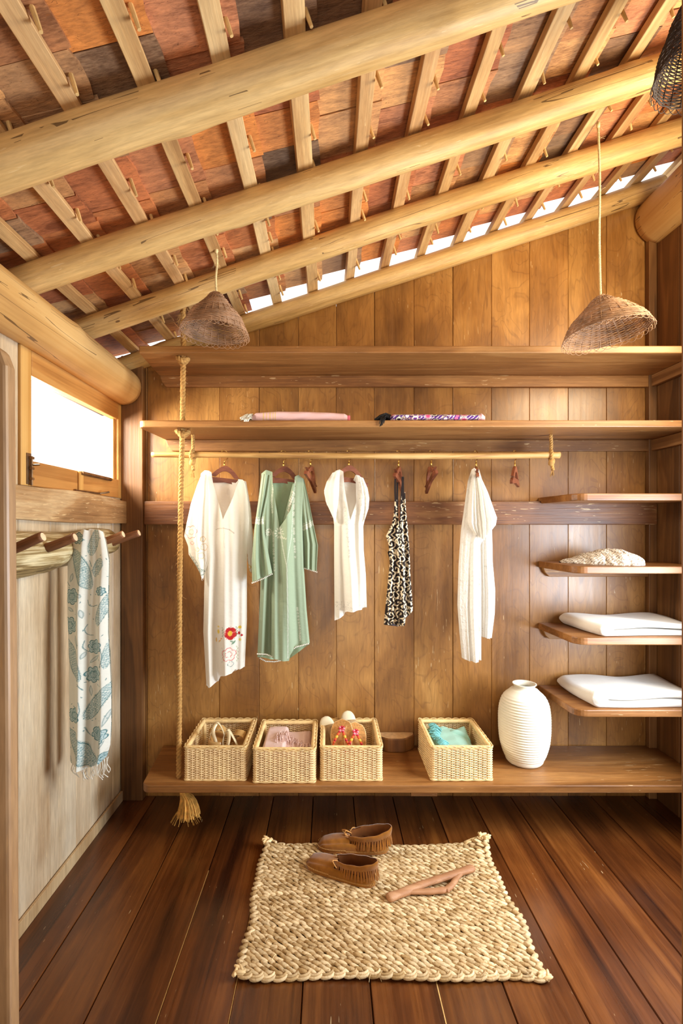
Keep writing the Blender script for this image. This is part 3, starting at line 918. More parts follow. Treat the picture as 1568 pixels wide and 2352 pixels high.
# ---------------------------------------------------------------- clothes hangers
def hanger(label, x, yaw, tilt=0.0, drop=0.0):
    r = root('clothes_hanger', (x, YP, ZP))
    tag(r, label, 'hanger', 'wooden clothes hangers')
    ca, sa = math.cos(math.radians(yaw)), math.sin(math.radians(yaw))
    zb = ZP - 0.128 - drop                                       # underside of the bar

    def fn(u, v, h):
        u2 = u * math.cos(tilt) + v * math.sin(tilt)
        v2 = v * math.cos(tilt) - u * math.sin(tilt)
        return (x + u2 * ca - h * sa, YP + u2 * sa + h * ca, zb + v2)
    n = 15
    hw, hh = 0.092, 0.078
    us = np.linspace(-1, 1, 2 * n + 1)
    outer = [(u * hw, max(0.012, hh * (1 - abs(u) ** 1.7)) + (0.006 if abs(u) > 0.97 else 0) - 0.012 * abs(u)) for u in us]
    lower = [(u * hw, -0.012 * abs(u)) for u in us]
    ih = [(u * 0.040, 0.022 + 0.030 * (1 - (u) ** 2) ** 0.8) for u in us]
    il = [(u * 0.040, 0.022) for u in us]
    # front/back faces as strips: above the hole and below it
    mb = MB()
    U = np.array([u * hw for u in us])
    top = np.array([o[1] for o in outer])
    low = np.array([o[1] for o in lower])
    hole_t = np.array([np.interp(u, [q[0] for q in ih], [q[1] for q in ih]) if abs(u) < 0.04 else 0.0235 for u in U])
    hole_b = np.array([0.020 for u in U])
    for lo, hi in ((hole_t, top), (low, np.minimum(hole_b, top))):
        hi = np.maximum(hi, lo + 0.0005)
        P = np.zeros((len(U), 4, 3))
        for i, u in enumerate(U):
            P[i] = [fn(u, lo[i], -0.006), fn(u, hi[i], -0.006), fn(u, hi[i], 0.006), fn(u, lo[i], 0.006)]
        mb.grid(P, closed_u=True)
        mb.f.append([mb.k - 4 * len(U) + k for k in (3, 2, 1, 0)])
        mb.f.append([mb.k - 4 + k for k in range(4)])
    for u in (-0.0655, 0.0655):
        pass
    mb.build('body', 'hanger', r)
    hy = math.radians(50 if yaw >= 0 else 130)
    c2, s2_ = math.cos(hy), math.sin(hy)
    pts = [(0, zb + hh - 0.004), (0, ZP - 0.026)]
    pts += [(0.0225 * math.sin(a), ZP + 0.0005 - 0.0225 * math.cos(a)) for a in np.linspace(0.15, 3.9, 16)]
    MB().tube([(x + u * c2, YP + u * s2_, z) for u, z in pts], 0.0018, 8).build('hook', 'brass', r, smooth=True)
    MB().tube([(x, YP, zb + hh - 0.006), (x, YP, zb + hh + 0.016)], 0.0032, 8).build('ferrule', 'brass', r, smooth=True)
    return r


def px(x):
    return (x - 754.0) * YP / F


hanger('wooden hanger carrying the long white embroidered kaftan', px(515), 8, 0.10, -0.002)
hanger('wooden hanger carrying the sage green coat', px(651), 14, 0.10, 0.0)
hanger('bare wooden hanger between the green coat and the short white dress', px(713), 76, 0.42, -0.006)
hanger('wooden hanger carrying the short white dress', px(801), 12, 0.08, -0.004)
hanger('wooden hanger carrying the black patterned dress', px(915), 70, 0.35, -0.002)
hanger('bare wooden hanger beside the black patterned dress', px(990), 95, 0.45, -0.006)
hanger('wooden hanger carrying the crinkled long white dress', px(1093), 78, 0.35, -0.002)
hanger('bare wooden hanger at the end of the pole beyond the clothes', px(1182), 60, 0.02, 0.0)


# ---------------------------------------------------------------- painting helpers for printed and embroidered cloth (in photograph pixels)
def col255(c):
    return np.array(lin(c)[:3])


class Paint:
    def __init__(s, x, y, base):
        s.x, s.y = x, y
        s.c = np.ones(x.shape + (3,)) * col255(base)

    def put(s, m, c, a=1.0):
        m = np.clip(m * a, 0, 1)[..., None] if m.dtype != bool else (m * a)[..., None]
        s.c = s.c * (1 - m) + col255(c) * m
        return s

    def disc(s, cx, cy, rx, ry, c, ang=0.0, a=1.0):
        d = s.loc(cx, cy, ang)
        return s.put(((d[0] / rx) ** 2 + (d[1] / ry) ** 2) < 1, c, a)

    def loc(s, cx, cy, ang):
        q = math.radians(ang)
        dx, dy = s.x - cx, s.y - cy
        return dx * math.cos(q) + dy * math.sin(q), -dx * math.sin(q) + dy * math.cos(q)

    def line(s, pts, wd, c, a=1.0, dash=0):
        for (x0, y0), (x1, y1) in zip(pts[:-1], pts[1:]):
            dx, dy = x1 - x0, y1 - y0
            l2 = dx * dx + dy * dy + 1e-9
            t = np.clip(((s.x - x0) * dx + (s.y - y0) * dy) / l2, 0, 1)
            d = np.hypot(s.x - x0 - t * dx, s.y - y0 - t * dy)
            m = d < wd
            if dash:
                m &= ((t * l2 ** 0.5 / dash) % 1) < 0.55
            s.put(m, c, a)
        return s

    def flower(s, cx, cy, R, c, n=5, wd=0.9, fill=None, ang=0.0, squash=1.0, a=1.0):
        dx, dy = (s.x - cx) / squash, s.y - cy
        r, th = np.hypot(dx, dy), np.arctan2(dy, dx) + math.radians(ang)
        e = R * (0.72 + 0.28 * np.abs(np.cos(th * n / 2)) ** 0.7)
        if fill is not None:
            s.put(r < e, fill, a)
        s.put(np.abs(r - e) < wd, c, a)
        return s

    def drop(s, cx, cy, ln, wd, ang, fn):
        """a teardrop (paisley): fn(self, depth field 0 at the edge .. 1 inside, u, v)"""
        u, v = s.loc(cx, cy, ang)
        v = v - 0.22 * wd * np.sin(np.clip(u / ln, -1, 1) * 2.2)
        t = np.clip((u / ln + 1) / 2, 0, 1)
        half = wd * np.clip(t, 0, 1) ** 0.7 * np.sqrt(np.clip(1 - t, 0, 1)) * 2.1
        d = np.where((np.abs(u) < ln) & (half > 0), 1 - np.abs(v) / np.maximum(half, 1e-6), -1)
        fn(s, d, u, v)
        return s

    def leaf(s, cx, cy, ln, wd, ang, c, a=0.8):
        u, v = s.loc(cx, cy, ang)
        half = wd * (1 - (u / ln) ** 2)
        return s.put((np.abs(u) < ln) & (np.abs(v) < half), c, a)


def motif(x, y, seed, pitch):
    """nearest-centre coordinates: distance, angle and the centre's number"""
    r = np.random.RandomState(seed)
    x0, x1, y0, y1 = x.min(), x.max(), y.min(), y.max()
    gx = np.arange(x0 - pitch, x1 + pitch, pitch)
    gy = np.arange(y0 - pitch, y1 + pitch, pitch)
    cx, cy = np.meshgrid(gx, gy)
    cx = (cx + r.uniform(-0.4, 0.4, cx.shape) * pitch).ravel()
    cy = (cy + r.uniform(-0.4, 0.4, cy.shape) * pitch).ravel()
    best = np.full(x.shape, 1e9)
    idx = np.zeros(x.shape, int)
    for i in range(len(cx)):
        d = np.hypot(x - cx[i], y - cy[i])
        m = d < best
        best[m] = d[m]
        idx[m] = i
    return best, np.arctan2(y - cy[idx], x - cx[idx]), idx


def ip(v, pts):
    return np.interp(v, [p[0] for p in pts], [p[1] for p in pts])


def sheet(mb, xl, xr, top, bot, d, thick, paint, nc=90, nrw=200, fold=(0.010, 3.0), seed=0, gap=None, side=1, yaw=0.0, edge0=0.0, tmax=1.0, topbulge=1.0):
    """one face of a hanging garment. xl, xr: edges over t (0 top, 1 hem); top, bot: photograph rows over u; side: +1 towards the viewer, -1 behind"""
    def part(uu, f0, f1):
        t = np.linspace(0, tmax, nrw)[:, None] * np.ones((1, len(uu)))
        u = np.ones((nrw, 1)) * uu[None, :]
        L_, R_ = ip(t, xl), ip(t, xr)
        if f0 is not None:
            g = ip(t, f0)
            x = L_ + (g - L_) * u
        elif f1 is not None:
            g = ip(t, f1)
            x = g + (R_ - g) * u
        else:
            x = L_ + (R_ - L_) * u
        us = (x - L_) / (R_ - L_)
        y = ip(us, top) * (1 - t) + ip(us, bot) * t
        lens = np.sqrt(np.clip(1 - (2 * us - 1) ** 2, 0, 1))
        k = np.random.RandomState(seed + (0 if side > 0 else 50))
        amp = fold[0] * (0.25 + 0.75 * t)
        fo = np.zeros_like(x)
        for q in range(4):
            fo += np.sin(us * fold[1] * (1 + q * 0.6) * 6.28 + k.uniform(0, 6.28) + t * k.uniform(-2, 2)) / (1 + q * 0.7)
        dep = -side * (thick * lens * (0.35 + 0.65 * np.clip(t * 3, 0, 1)) * topbulge + edge0) + amp * fo * lens * 0.5
        dy = dep + (us - 0.5) * yaw
        dd = d + dy
        P = np.stack([(x - 754) * d / F, dd, H - (y - 1208) * d / F], -1)
        mb.grid(P, flip=side > 0, col=paint(x, y))
    if gap is None:
        part(np.linspace(0, 1, nc), None, None)
    else:
        part(np.linspace(0, 1, nc // 2), gap[0], None)
        part(np.linspace(0, 1, nc // 2), None, gap[1])
    return mb


def garment(name, label, x, hgt=ZP - 0.05, cat='dress'):
    r = root(name, (x, YP - 0.02, hgt))
    tag(r, label, cat, 'garments on the pole')
    return r


WHITE = (246, 242, 232)


def plainp(c):
    return lambda x, y: Paint(x, y, c).c


# long white kaftan ------------------------------------------------------------
g = garment('kaftan', 'long white kaftan with wide sleeves and red flower embroidery at the hem', px(515), cat='kaftan')


def kaf(x, y):
    p = Paint(x, y, WHITE)
    r = (196, 44, 44)
    for k in range(5):
        a = k * 72 + 20
        p.disc(534 + 8 * math.cos(math.radians(a)), 1450 + 9.5 * math.sin(math.radians(a)), 5.2, 6.5, r, a)
        p.line([(534, 1450), (534 + 14 * math.cos(math.radians(a + 36)), 1450 + 15 * math.sin(math.radians(a + 36)))], 0.6, (236, 120, 110))
    p.disc(533, 1450, 4.5, 6, (240, 196, 72))
    p.disc(505, 1436, 3, 2, (240, 214, 110)).disc(505, 1447, 3.2, 5, (240, 210, 90)).disc(553, 1438, 4, 3.5, (240, 205, 80)).disc(551, 1451, 3, 4, (190, 40, 50)).disc(557, 1456, 3, 2.5, (190, 40, 50))
    p.disc(553, 1466, 3, 3, (240, 216, 120)).disc(499, 1467, 2, 5, (236, 200, 130)).disc(508, 1468, 4, 1.5, (236, 190, 110), -40).disc(513, 1462, 2.5, 1.4, (236, 170, 100), -30)
    p.disc(522, 1450, 1.6, 3, (240, 160, 150))
    for k in range(7):
        p.leaf(517 + (k % 2) * 1.6 - 0.8, 1437 + k * 3.2, 2.2, 0.9, 60 - 120 * (k % 2), (120, 140, 110))
        p.leaf(546 + (k % 2) * 2 - 1, 1437 + k * 3.2, 2.4, 1.0, 60 - 120 * (k % 2), (70, 110, 84))
    p.leaf(540, 1471, 6, 2.2, -45, (60, 130, 92)).leaf(536, 1468, 3.5, 1.6, 20, (60, 130, 92))
    p.flower(530, 1497, 15, (220, 96, 96), 5, 0.7, ang=15).flower(530, 1497, 7, (220, 110, 100), 5, 0.5)
    p.flower(534, 1519, 6, (120, 150, 150), 4, 0.5)
    for k in range(9):
        p.leaf(516 + (k % 2) * 2 - 1, 1483 + k * 4, 2.2, 0.7, 60 - 120 * (k % 2), (190, 190, 190))
        p.leaf(547 + (k % 2) * 2 - 1, 1482 + k * 4, 2.4, 0.9, 60 - 120 * (k % 2), (168, 180, 130))
    p.line([(499, 1216), (508, 1214), (517, 1213)], 0.8, (206, 198, 184)).line([(517, 1213), (530, 1216), (541, 1224)], 1.0, (200, 190, 174))
    p.line([(517, 1213), (520, 1228), (519, 1245), (521, 1258)], 0.8, (232, 226, 214)).disc(518, 1213, 2, 2, (210, 200, 186))
    p.line([(488, 1095), (516, 1191)], 0.7, (214, 206, 192)).line([(548, 1105), (536, 1140), (516, 1191)], 0.7, (206, 196, 180))
    return p.c


mb = MB()
bx = dict(xl=[(0, 461), (.06, 458), (.2, 462), (.4, 471), (.55, 469), (.75, 467), (1, 474)], xr=[(0, 563), (.06, 567), (.2, 572), (.4, 567), (.75, 567), (1, 562)])
tp = [(0, 1088), (.1, 1081), (.2, 1082), (.28, 1087), (.74, 1104), (.85, 1101), (.95, 1102), (1, 1112)]
bt = [(0, 1572), (.12, 1573), (.34, 1561), (.42, 1547), (.55, 1543), (.7, 1541), (.78, 1533), (.9, 1534), (1, 1530)]
sheet(mb, **bx, top=tp, bot=bt, d=2.31, thick=0.045, paint=kaf, nc=130, nrw=320, fold=(0.034, 1.8), seed=3, gap=([(0, 487), (.05, 491), (.22, 516), (1, 516)], [(0, 548), (.08, 539), (.22, 516.01), (1, 516.01)]))
mb.build('front_panel', 'cotton', g, smooth=True, weld=True)
mb = MB()
sheet(mb, **bx, top=[(0, 1088), (.1, 1081), (.2, 1082), (.26, 1101), (.78, 1109), (.85, 1101), (.95, 1102), (1, 1112)], bot=[(0, 1560), (.4, 1553), (.7, 1545), (1, 1532)], d=2.31, thick=0.03, paint=plainp(WHITE), nc=50, nrw=80, fold=(0.01, 2), seed=5, side=-1)
mb.build('back_panel', 'cotton', g, smooth=True)


def sleeve1(x, y):
    p = Paint(x, y, WHITE)
    p.flower(441, 1222, 15, (226, 132, 118), 6, 0.7, ang=10).flower(441, 1222, 6, (232, 180, 150), 5, 0.5)
    p.flower(467, 1238, 6, (228, 186, 120), 5, 0.6).flower(470, 1256, 8, (228, 186, 120), 5, 0.5).flower(464, 1276, 7, (232, 200, 140), 5, 0.5).flower(443, 1247, 4, (228, 150, 130), 4, 0.5)
    for q in range(6):
        p.flower(443 + q * 5, 1283 + q * 6.5, 4.2, (140, 164, 160), 5, 0.5)
    p.line([(436, 1270), (446, 1288), (462, 1312)], 0.6, (130, 155, 140)).flower(466, 1314, 6, (120, 140, 130), 4, 0.6).flower(456, 1262, 5, (236, 206, 150), 5, 0.5)
    return p.c


mb = MB()
sl = dict(xl=[(0, 463), (.12, 452), (.3, 438), (.5, 428), (.62, 423), (.72, 432), (.8, 433), (1, 464)], xr=[(0, 476), (.2, 482), (.6, 483), (.85, 482), (1, 470)])
tps, bts = [(0, 1088), (1, 1090)], [(0, 1320), (.4, 1334), (1, 1316)]
sheet(mb, **sl, top=tps, bot=bts, d=2.275, thick=0.016, paint=sleeve1, nc=90, nrw=200, fold=(0.018, 1.6), seed=9)
sheet(mb, **sl, top=tps, bot=bts, d=2.275, thick=0.006, paint=plainp(WHITE), nc=30, nrw=60, fold=(0.004, 1.2), seed=9, side=-1)
mb.build('sleeve', 'cotton', g, smooth=True)


def sleeve2(x, y):
    p = Paint(x, y, WHITE)
    p.flower(561, 1256, 5, (232, 160, 120), 5, 0.7).flower(566, 1275, 4, (228, 186, 120), 5, 0.6)
    p.flower(562, 1290, 5, (120, 130, 90), 5, 0.8).flower(572, 1302, 5, (224, 196, 90), 5, 0.9)
    return p.c


mb = MB()
sl = dict(xl=[(0, 552), (.3, 558), (.7, 560), (1, 572)], xr=[(0, 565), (.3, 576), (.6, 581), (.85, 582), (1, 578)])
tps, bts = [(0, 1102), (1, 1106)], [(0, 1306), (1, 1316)]
sheet(mb, **sl, top=tps, bot=bts, d=2.335, thick=0.016, paint=sleeve2, nc=40, nrw=100, fold=(0.006, 1.2), seed=19)
sheet(mb, **sl, top=tps, bot=bts, d=2.335, thick=0.006, paint=plainp(WHITE), nc=20, nrw=40, fold=(0.004, 1.2), seed=19, side=-1)
mb.build('sleeve', 'cotton', g, smooth=True)
a = W(513, 1108, 2.33)
MB().obox(a + np.array((0, 0, -0.008)), (0.007, 0, 0), (0, 0.0006, 0), (0.003, 0, 0.010)).build('care_tag', plain('tag_cloth', (214, 208, 170), 0.8), g)

# sage green coat --------------------------------------------------------------
SAGE = (158, 174, 146)
PALE = (226, 226, 208)
g = garment('coat', 'sage green open coat with white embroidery and a scalloped lace hem', px(651), cat='coat')


def coat(x, y):
    p = Paint(x, y, SAGE)
    for pts, st in (([(629, 1112), (625, 1150), (627, 1186)], 5), ([(629, 1222), (630, 1262), (632, 1320)], 6), ([(677, 1106), (675, 1180), (679, 1290)], 6.5), ([(683, 1395), (688, 1440), (690, 1474)], 6)):
        q = spline(pts, 40)
        ln = np.linalg.norm(np.diff(q, axis=0), axis=1).sum()
        for i in range(int(ln / st)):
            cx, cy = q[int(i * st / ln * 39)]
            p.disc(cx, cy, 2.0, 2.4, PALE).disc(cx, cy, 0.9, 1.1, SAGE)
    for cx, cy, s_ in ((643, 1224, 1), (619, 1222, 0.7)):
        for k in range(11):
            a = math.radians(k * 33 + 10)
            p.leaf(cx + 8 * s_ * math.cos(a), cy + 10 * s_ * math.sin(a), 3.4 * s_, 1.3, k * 33 + 10, PALE)
        p.disc(cx, cy, 2.5, 2.5, PALE)
    for k in range(6):
        p.leaf(646 + k * 2.6, 1233 + k * 0.8, 2.5, 1, 50 - 100 * (k % 2), PALE)
    p.line([(636, 1158), (642, 1195), (652, 1260), (661, 1300), (663, 1400), (663, 1506)], 0.9, (206, 212, 196))
    p.line([(675, 1105), (671, 1230), (660, 1300)], 0.6, (196, 206, 186))
    return p.c


mb = MB()
bx = dict(xl=[(0, 600), (.3, 602), (.55, 599), (1, 591)], xr=[(0, 697), (.25, 694), (.55, 698), (.8, 704), (1, 711)])
tp = [(0, 1088), (.12, 1080), (.25, 1084), (.3, 1086), (.78, 1096), (.88, 1091), (1, 1100)]
bt = [(0, 1502), (.3, 1505), (.5, 1511), (.62, 1512), (.64, 1500), (.72, 1484), (1, 1476)]
sheet(mb, **bx, top=tp, bot=bt, d=2.31, thick=0.045, paint=coat, nc=130, nrw=300, fold=(0.040, 1.9), seed=23,
      gap=([(0, 626), (.06, 627), (.15, 633), (.27, 642), (1, 661)], [(0, 677), (.12, 675), (.2, 668), (.29, 643), (1, 661.2)]))
mb.build('front_panel', 'viscose', g, smooth=True, weld=True)
mb = MB()
sheet(mb, **bx, top=[(0, 1088), (.12, 1080), (.25, 1090), (.3, 1102), (.78, 1108), (.88, 1091), (1, 1100)], bot=[(0, 1510), (.3, 1518), (.6, 1517), (1, 1480)], d=2.31, thick=0.03, paint=plainp((164, 186, 150)), nc=60, nrw=90, fold=(0.012, 2), seed=25, side=-1)
mb.build('back_panel', 'viscose', g, smooth=True)


def flap(x, y):
    p = Paint(x, y, SAGE)
    for k in range(26):
        t = k / 25
        cx = 668 - 9 * t + 8 * ((k * 7) % 5) / 5 - 2
        cy = 1128 + 56 * t
        if abs(cx - (672 - 8 * t)) < 12 * t + 3:
            p.leaf(cx + 3, cy, 3.2, 1.5, 70 - 140 * (k % 2), (232, 222, 200))
    return p.c


mb = MB()
sheet(mb, [(0, 672), (1, 648)], [(0, 677), (1, 676)], [(0, 1112), (1, 1110)], [(0, 1200), (1, 1182)], 2.30, 0.012, flap, nc=40, nrw=80, fold=(0.004, 1), seed=27)
mb.build('lace_inset', 'viscose', g, smooth=True)


def band(pts):
    def f(x, y):
        p = Paint(x, y, SAGE)
        q = spline(pts, 14)
        for i, (cx, cy) in enumerate(q):
            p.leaf(cx, cy - 3.5, 3, 1.2, -50, PALE).leaf(cx, cy + 3.5, 3, 1.2, 50, PALE)
            if i % 3 == 0:
                p.disc(cx, cy - 8, 1.7, 1.7, PALE).disc(cx, cy - 8, 0.8, 0.8, SAGE)
                p.disc(cx, cy + 6, 1.5, 1.5, PALE)
        p.line(q, 0.6, PALE)
        return p.c
    return f


for (xl, xr, tps, bts, d, pts, sd) in (
        ([(0, 601), (.25, 593), (.5, 584), (.8, 578), (1, 579)], [(0, 622), (.2, 616), (.45, 605), (.6, 608), (1, 625)], [(0, 1088), (1, 1092)], [(0, 1337), (1, 1316)], 2.265, [(584, 1196), (596, 1198), (606, 1196)], 31),
        ([(0, 688), (.3, 689), (.55, 691), (1, 695)], [(0, 698), (.25, 710), (.5, 720), (.72, 730), (1, 727)], [(0, 1094), (1, 1100)], [(0, 1302), (1, 1312)], 2.325, [(692, 1214), (706, 1208), (722, 1198)], 33)):
    mb = MB()
    sheet(mb, xl, xr, tps, bts, d, 0.018, band(pts), nc=60, nrw=150, fold=(0.022, 1.3), seed=sd)
    sheet(mb, xl, xr, tps, bts, d, 0.006, plainp(SAGE), nc=24, nrw=50, fold=(0.004, 1.0), seed=sd, side=-1)
    mb.build('sleeve', 'viscose', g, smooth=True)
mb = MB()
def scallop(pts, d, step=0.0075, r=0.0034):
    q = np.array([W(x, y, d) for x, y in pts])
    ln = np.concatenate([[0], np.cumsum(np.linalg.norm(np.diff(q, axis=0), axis=1))])
    for k in range(int(ln[-1] / step) + 1):
        c = np.array([np.interp(k * step, ln, q[:, i]) for i in range(3)])
        mb.lump(c, (1, 0, 0), (0, 0, 1), r, r * 0.7, r * 1.15, 6, 4)
scallop([(591, 1502), (612, 1503), (628, 1510), (645, 1512)], 2.268)
scallop([(597, 1512), (610, 1519), (630, 1520), (655, 1515), (664, 1507)], 2.325)
scallop([(661, 1506), (666, 1496), (680, 1486), (711, 1478)], 2.275)
scallop([(579, 1339), (602, 1330), (625, 1318)], 2.255)
scallop([(695, 1304), (712, 1309), (727, 1314)], 2.315)
mb.build('lace_trim', 'thread', g, smooth=True)['kind'] = 'stuff'
for xx, yy in ((662, 1504), (660, 1509)):
    pass

# short white dress --------------------------------------------------------------
g = garment('short_dress', 'short white dress with flared cap sleeves and a speckled embroidered front', px(801))


def sdress(x, y):
    p = Paint(x, y, WHITE)
    r = np.random.RandomState(4)
    for k in range(170):
        t = r.uniform(0, 1)
        cy = 1165 + 115 * t
        cx = 803 + r.uniform(-1, 1) * (13 * (1 - t) + 3)
        p.disc(cx, cy, 0.9, 0.9, (206, 204, 196))
    for k in range(90):
        p.disc(r.uniform(822, 845), r.uniform(1105, 1185), 0.8, 0.8, (212, 208, 200))
    for k in range(120):
        p.disc(r.uniform(770, 842), r.uniform(1380, 1398), 0.8, 0.8, (214, 210, 202))
    p.line([(789, 1090), (792, 1130), (803, 1198)], 0.8, (222, 216, 204)).line([(816, 1098), (817, 1160), (804, 1198)], 0.8, (216, 208, 196))
    return p.c


bx = dict(xl=[(0, 762), (.05, 750), (.12, 744), (.2, 750), (.27, 764), (.34, 767), (.6, 767), (1, 768)], xr=[(0, 832), (.06, 843), (.14, 848), (.22, 845), (.3, 838), (.36, 834), (.55, 835), (.75, 840), (1, 842)])
tp = [(0, 1092), (.12, 1082), (.25, 1079), (.4, 1085), (.65, 1094), (.78, 1091), (.9, 1093), (1, 1104)]
bt = [(0, 1425), (.28, 1412), (.34, 1402), (.7, 1400), (.84, 1399), (.86, 1394), (1, 1393)]
gp = ([(0, 788), (.1, 790), (.34, 803), (1, 803)], [(0, 816), (.2, 817), (.34, 803.1), (1, 803.1)])
mb = MB()
sheet(mb, **bx, top=tp, bot=bt, d=2.31, thick=0.04, paint=sdress, nc=110, nrw=220, fold=(0.030, 1.5), seed=41, gap=gp)
mb.build('front_panel', 'cotton', g, smooth=True, weld=True)
mb = MB()
sheet(mb, **bx, top=[(0, 1092), (.12, 1082), (.25, 1079), (.38, 1103), (.68, 1106), (.78, 1091), (.9, 1093), (1, 1104)], bot=[(0, 1415), (1, 1396)], d=2.31, thick=0.03, paint=plainp(WHITE), nc=50, nrw=80, fold=(0.01, 1.5), seed=43, side=-1)
mb.build('back_panel', 'cotton', g, smooth=True)
for xl, xr, tps, bts, sd, dd in (([(0, 763), (.2, 750), (.4, 744), (.65, 748), (1, 764)], [(0, 780), (.5, 778), (1, 770)], [(0, 1086), (1, 1081)], [(0, 1188), (1, 1200)], 45, 2.278),
                                 ([(0, 822), (.5, 828), (1, 832)], [(0, 834), (.25, 844), (.5, 848), (.75, 846), (1, 838)], [(0, 1093), (1, 1098)], [(0, 1200), (1, 1192)], 46, 2.30)):
    mb = MB()
    sheet(mb, xl, xr, tps, bts, dd, 0.014, sdress, nc=34, nrw=80, fold=(0.008, 1), seed=sd)
    sheet(mb, xl, xr, tps, bts, dd, 0.006, plainp(WHITE), nc=16, nrw=30, fold=(0.004, 1), seed=sd, side=-1)
    mb.build('sleeve_ruffle', 'cotton', g, smooth=True)

# black and white dress ------------------------------------------------------------
g = garment('strap_dress', 'narrow black dress with cream scroll print and thin straps', px(915))
BK, CR = (34, 24, 22), (232, 214, 182)


def ikat(x, y):
    p = Paint(x, y, BK)
    wx = x + 1.6 * np.sin(y * 0.19) + 0.8 * np.sin(y * 0.63)
    d, a, i = motif(wx, y * 0.85, 8, 17)
    kind = i % 4
    m = (np.sin(d * 0.80 - a * (1 + (i % 2)) + i) > 0.42) & (kind < 2)
    m |= (kind == 2) & (np.abs(d - 5.2) < 1.2) | (kind == 2) & (d > 8.2) & (np.sin(a * 3 + i) > 0)
    m |= (kind == 3) & (np.abs(np.sin((wx + np.abs(((y * 0.55) % 9) - 4.5) * 1.5) * 0.30)) > 0.86)
    m |= (d > 8.6) & (kind < 2) & (np.sin(wx * 0.7 + np.sin(y * 0.35) * 2.2) > 0.55)
    p.put(m, CR)
    return p.c


bx = dict(xl=[(0, 906), (.12, 904), (.2, 899), (.29, 886), (.36, 892), (.5, 895), (.75, 888), (1, 881)], xr=[(0, 930), (.15, 932), (.3, 936), (.5, 940), (.75, 943), (1, 948)])
tp = [(0, 1148), (.3, 1146), (.6, 1140), (1, 1130)]
bt = [(0, 1434), (.3, 1431), (.5, 1437), (.68, 1432), (.72, 1420), (.85, 1412), (1, 1400)]
mb = MB()
sheet(mb, **bx, top=tp, bot=bt, d=2.29, thick=0.03, paint=ikat, nc=110, nrw=300, fold=(0.026, 2.2), seed=51, gap=([(0, 911), (.1, 912), (.27, 916), (1, 916)], [(0, 920), (.15, 919), (.27, 916.1), (1, 916.1)]), topbulge=0.8)
mb.build('front_panel', 'print', g, smooth=True, weld=True)
mb = MB()
sheet(mb, [(t, x + (4 if t < .35 else 2)) for t, x in bx['xl']], bx['xr'], [(0, 1200), (1, 1190)], [(0, 1436), (.5, 1441), (1, 1404)], d=2.29, thick=0.02, paint=plainp((60, 52, 56)), nc=40, nrw=80, fold=(0.008, 2), seed=53, side=-1)
mb.build('back_panel', 'print', g, smooth=True)


def ribbon(mb, pts, wd, thk=0.0012, side=(1, 0, 0), col=None):
    p = np.asarray(pts, float)
    t = np.gradient(p, axis=0)
    t /= np.linalg.norm(t, axis=1)[:, None]
    s_ = np.cross(np.cross(t, np.array(side, float)), t)
    s_ /= np.linalg.norm(s_, axis=1)[:, None] + 1e-12
    nrm = np.cross(t, s_)
    wd = np.broadcast_to(np.asarray(wd, float), (len(p),))[:, None]
    P = np.stack([p - s_ * wd - nrm * thk, p + s_ * wd - nrm * thk, p + s_ * wd + nrm * thk, p - s_ * wd + nrm * thk], 1)
    k = mb.k
    c = None
    if col is not None:
        c = np.ones(P.shape) * np.array(col)
    mb.grid(P, closed_u=True, col=c)
    mb.f += [[k + 3, k + 2, k + 1, k], [mb.k - 4, mb.k - 3, mb.k - 2, mb.k - 1]]
    return mb


bkc = col255(BK)
mb = MB()
ribbon(mb, spline([W(908, 1152, 2.27), W(907, 1120, 2.27), W(908, 1092, 2.275), W(909, 1080, 2.29), W(912, 1092, 2.31), W(912, 1130, 2.33), W(912, 1200, 2.33)], 24), 0.0042, col=bkc)
mb.build('strap', 'print', g)
mb = MB()
ribbon(mb, spline([W(925, 1150, 2.27), W(925, 1118, 2.262), W(924, 1098, 2.27), W(925, 1100, 2.30), W(922, 1140, 2.33), W(920, 1200, 2.33)], 24), 0.0046, col=bkc)
mb.build('strap', 'print', g)

# crinkled long white dress ------------------------------------------------------------
g = garment('long_dress', 'crinkled long white gauze dress with puffed sleeve, hanging edge on', px(1093))


def gz(x, y):
    p = Paint(x, y, (244, 240, 232))
    for yy in (1331, 1341, 1442, 1446):
        p.line([(1050, yy + 2), (1106, yy)], 0.7, (222, 216, 204), dash=3)
    p.line([(1104, 1300), (1136, 1299)], 0.7, (220, 216, 208))
    return p.c


mb = MB()
a = dict(xl=[(0, 1083), (.06, 1074), (.2, 1066), (.33, 1058), (.5, 1053), (.72, 1050), (.85, 1054), (1, 1060)], xr=[(0, 1099), (.06, 1105), (.2, 1116), (.33, 1112), (.38, 1102), (.6, 1104), (1, 1104)])
sheet(mb, **a, top=[(0, 1078), (.3, 1075), (.6, 1082), (1, 1090)], bot=[(0, 1510), (.4, 1516), (1, 1515)], d=2.29, thick=0.035, paint=gz, nc=80, nrw=200, fold=(0.026, 1.8), seed=61)
sheet(mb, **a, top=[(0, 1078), (1, 1086)], bot=[(0, 1506), (1, 1511)], d=2.29, thick=0.02, paint=plainp(WHITE), nc=30, nrw=60, fold=(0.008, 1.6), seed=63, side=-1)
mb.build('front_panel', 'gauze', g, smooth=True)
mb = MB()
a = dict(xl=[(0, 1090), (.3, 1096), (1, 1100)], xr=[(0, 1099), (.1, 1110), (.3, 1128), (.55, 1130), (.72, 1136), (.85, 1135), (1, 1128)])
sheet(mb, **a, top=[(0, 1076), (1, 1078)], bot=[(0, 1460), (1, 1465)], d=2.335, thick=0.03, paint=gz, nc=60, nrw=160, fold=(0.024, 1.6), seed=65)
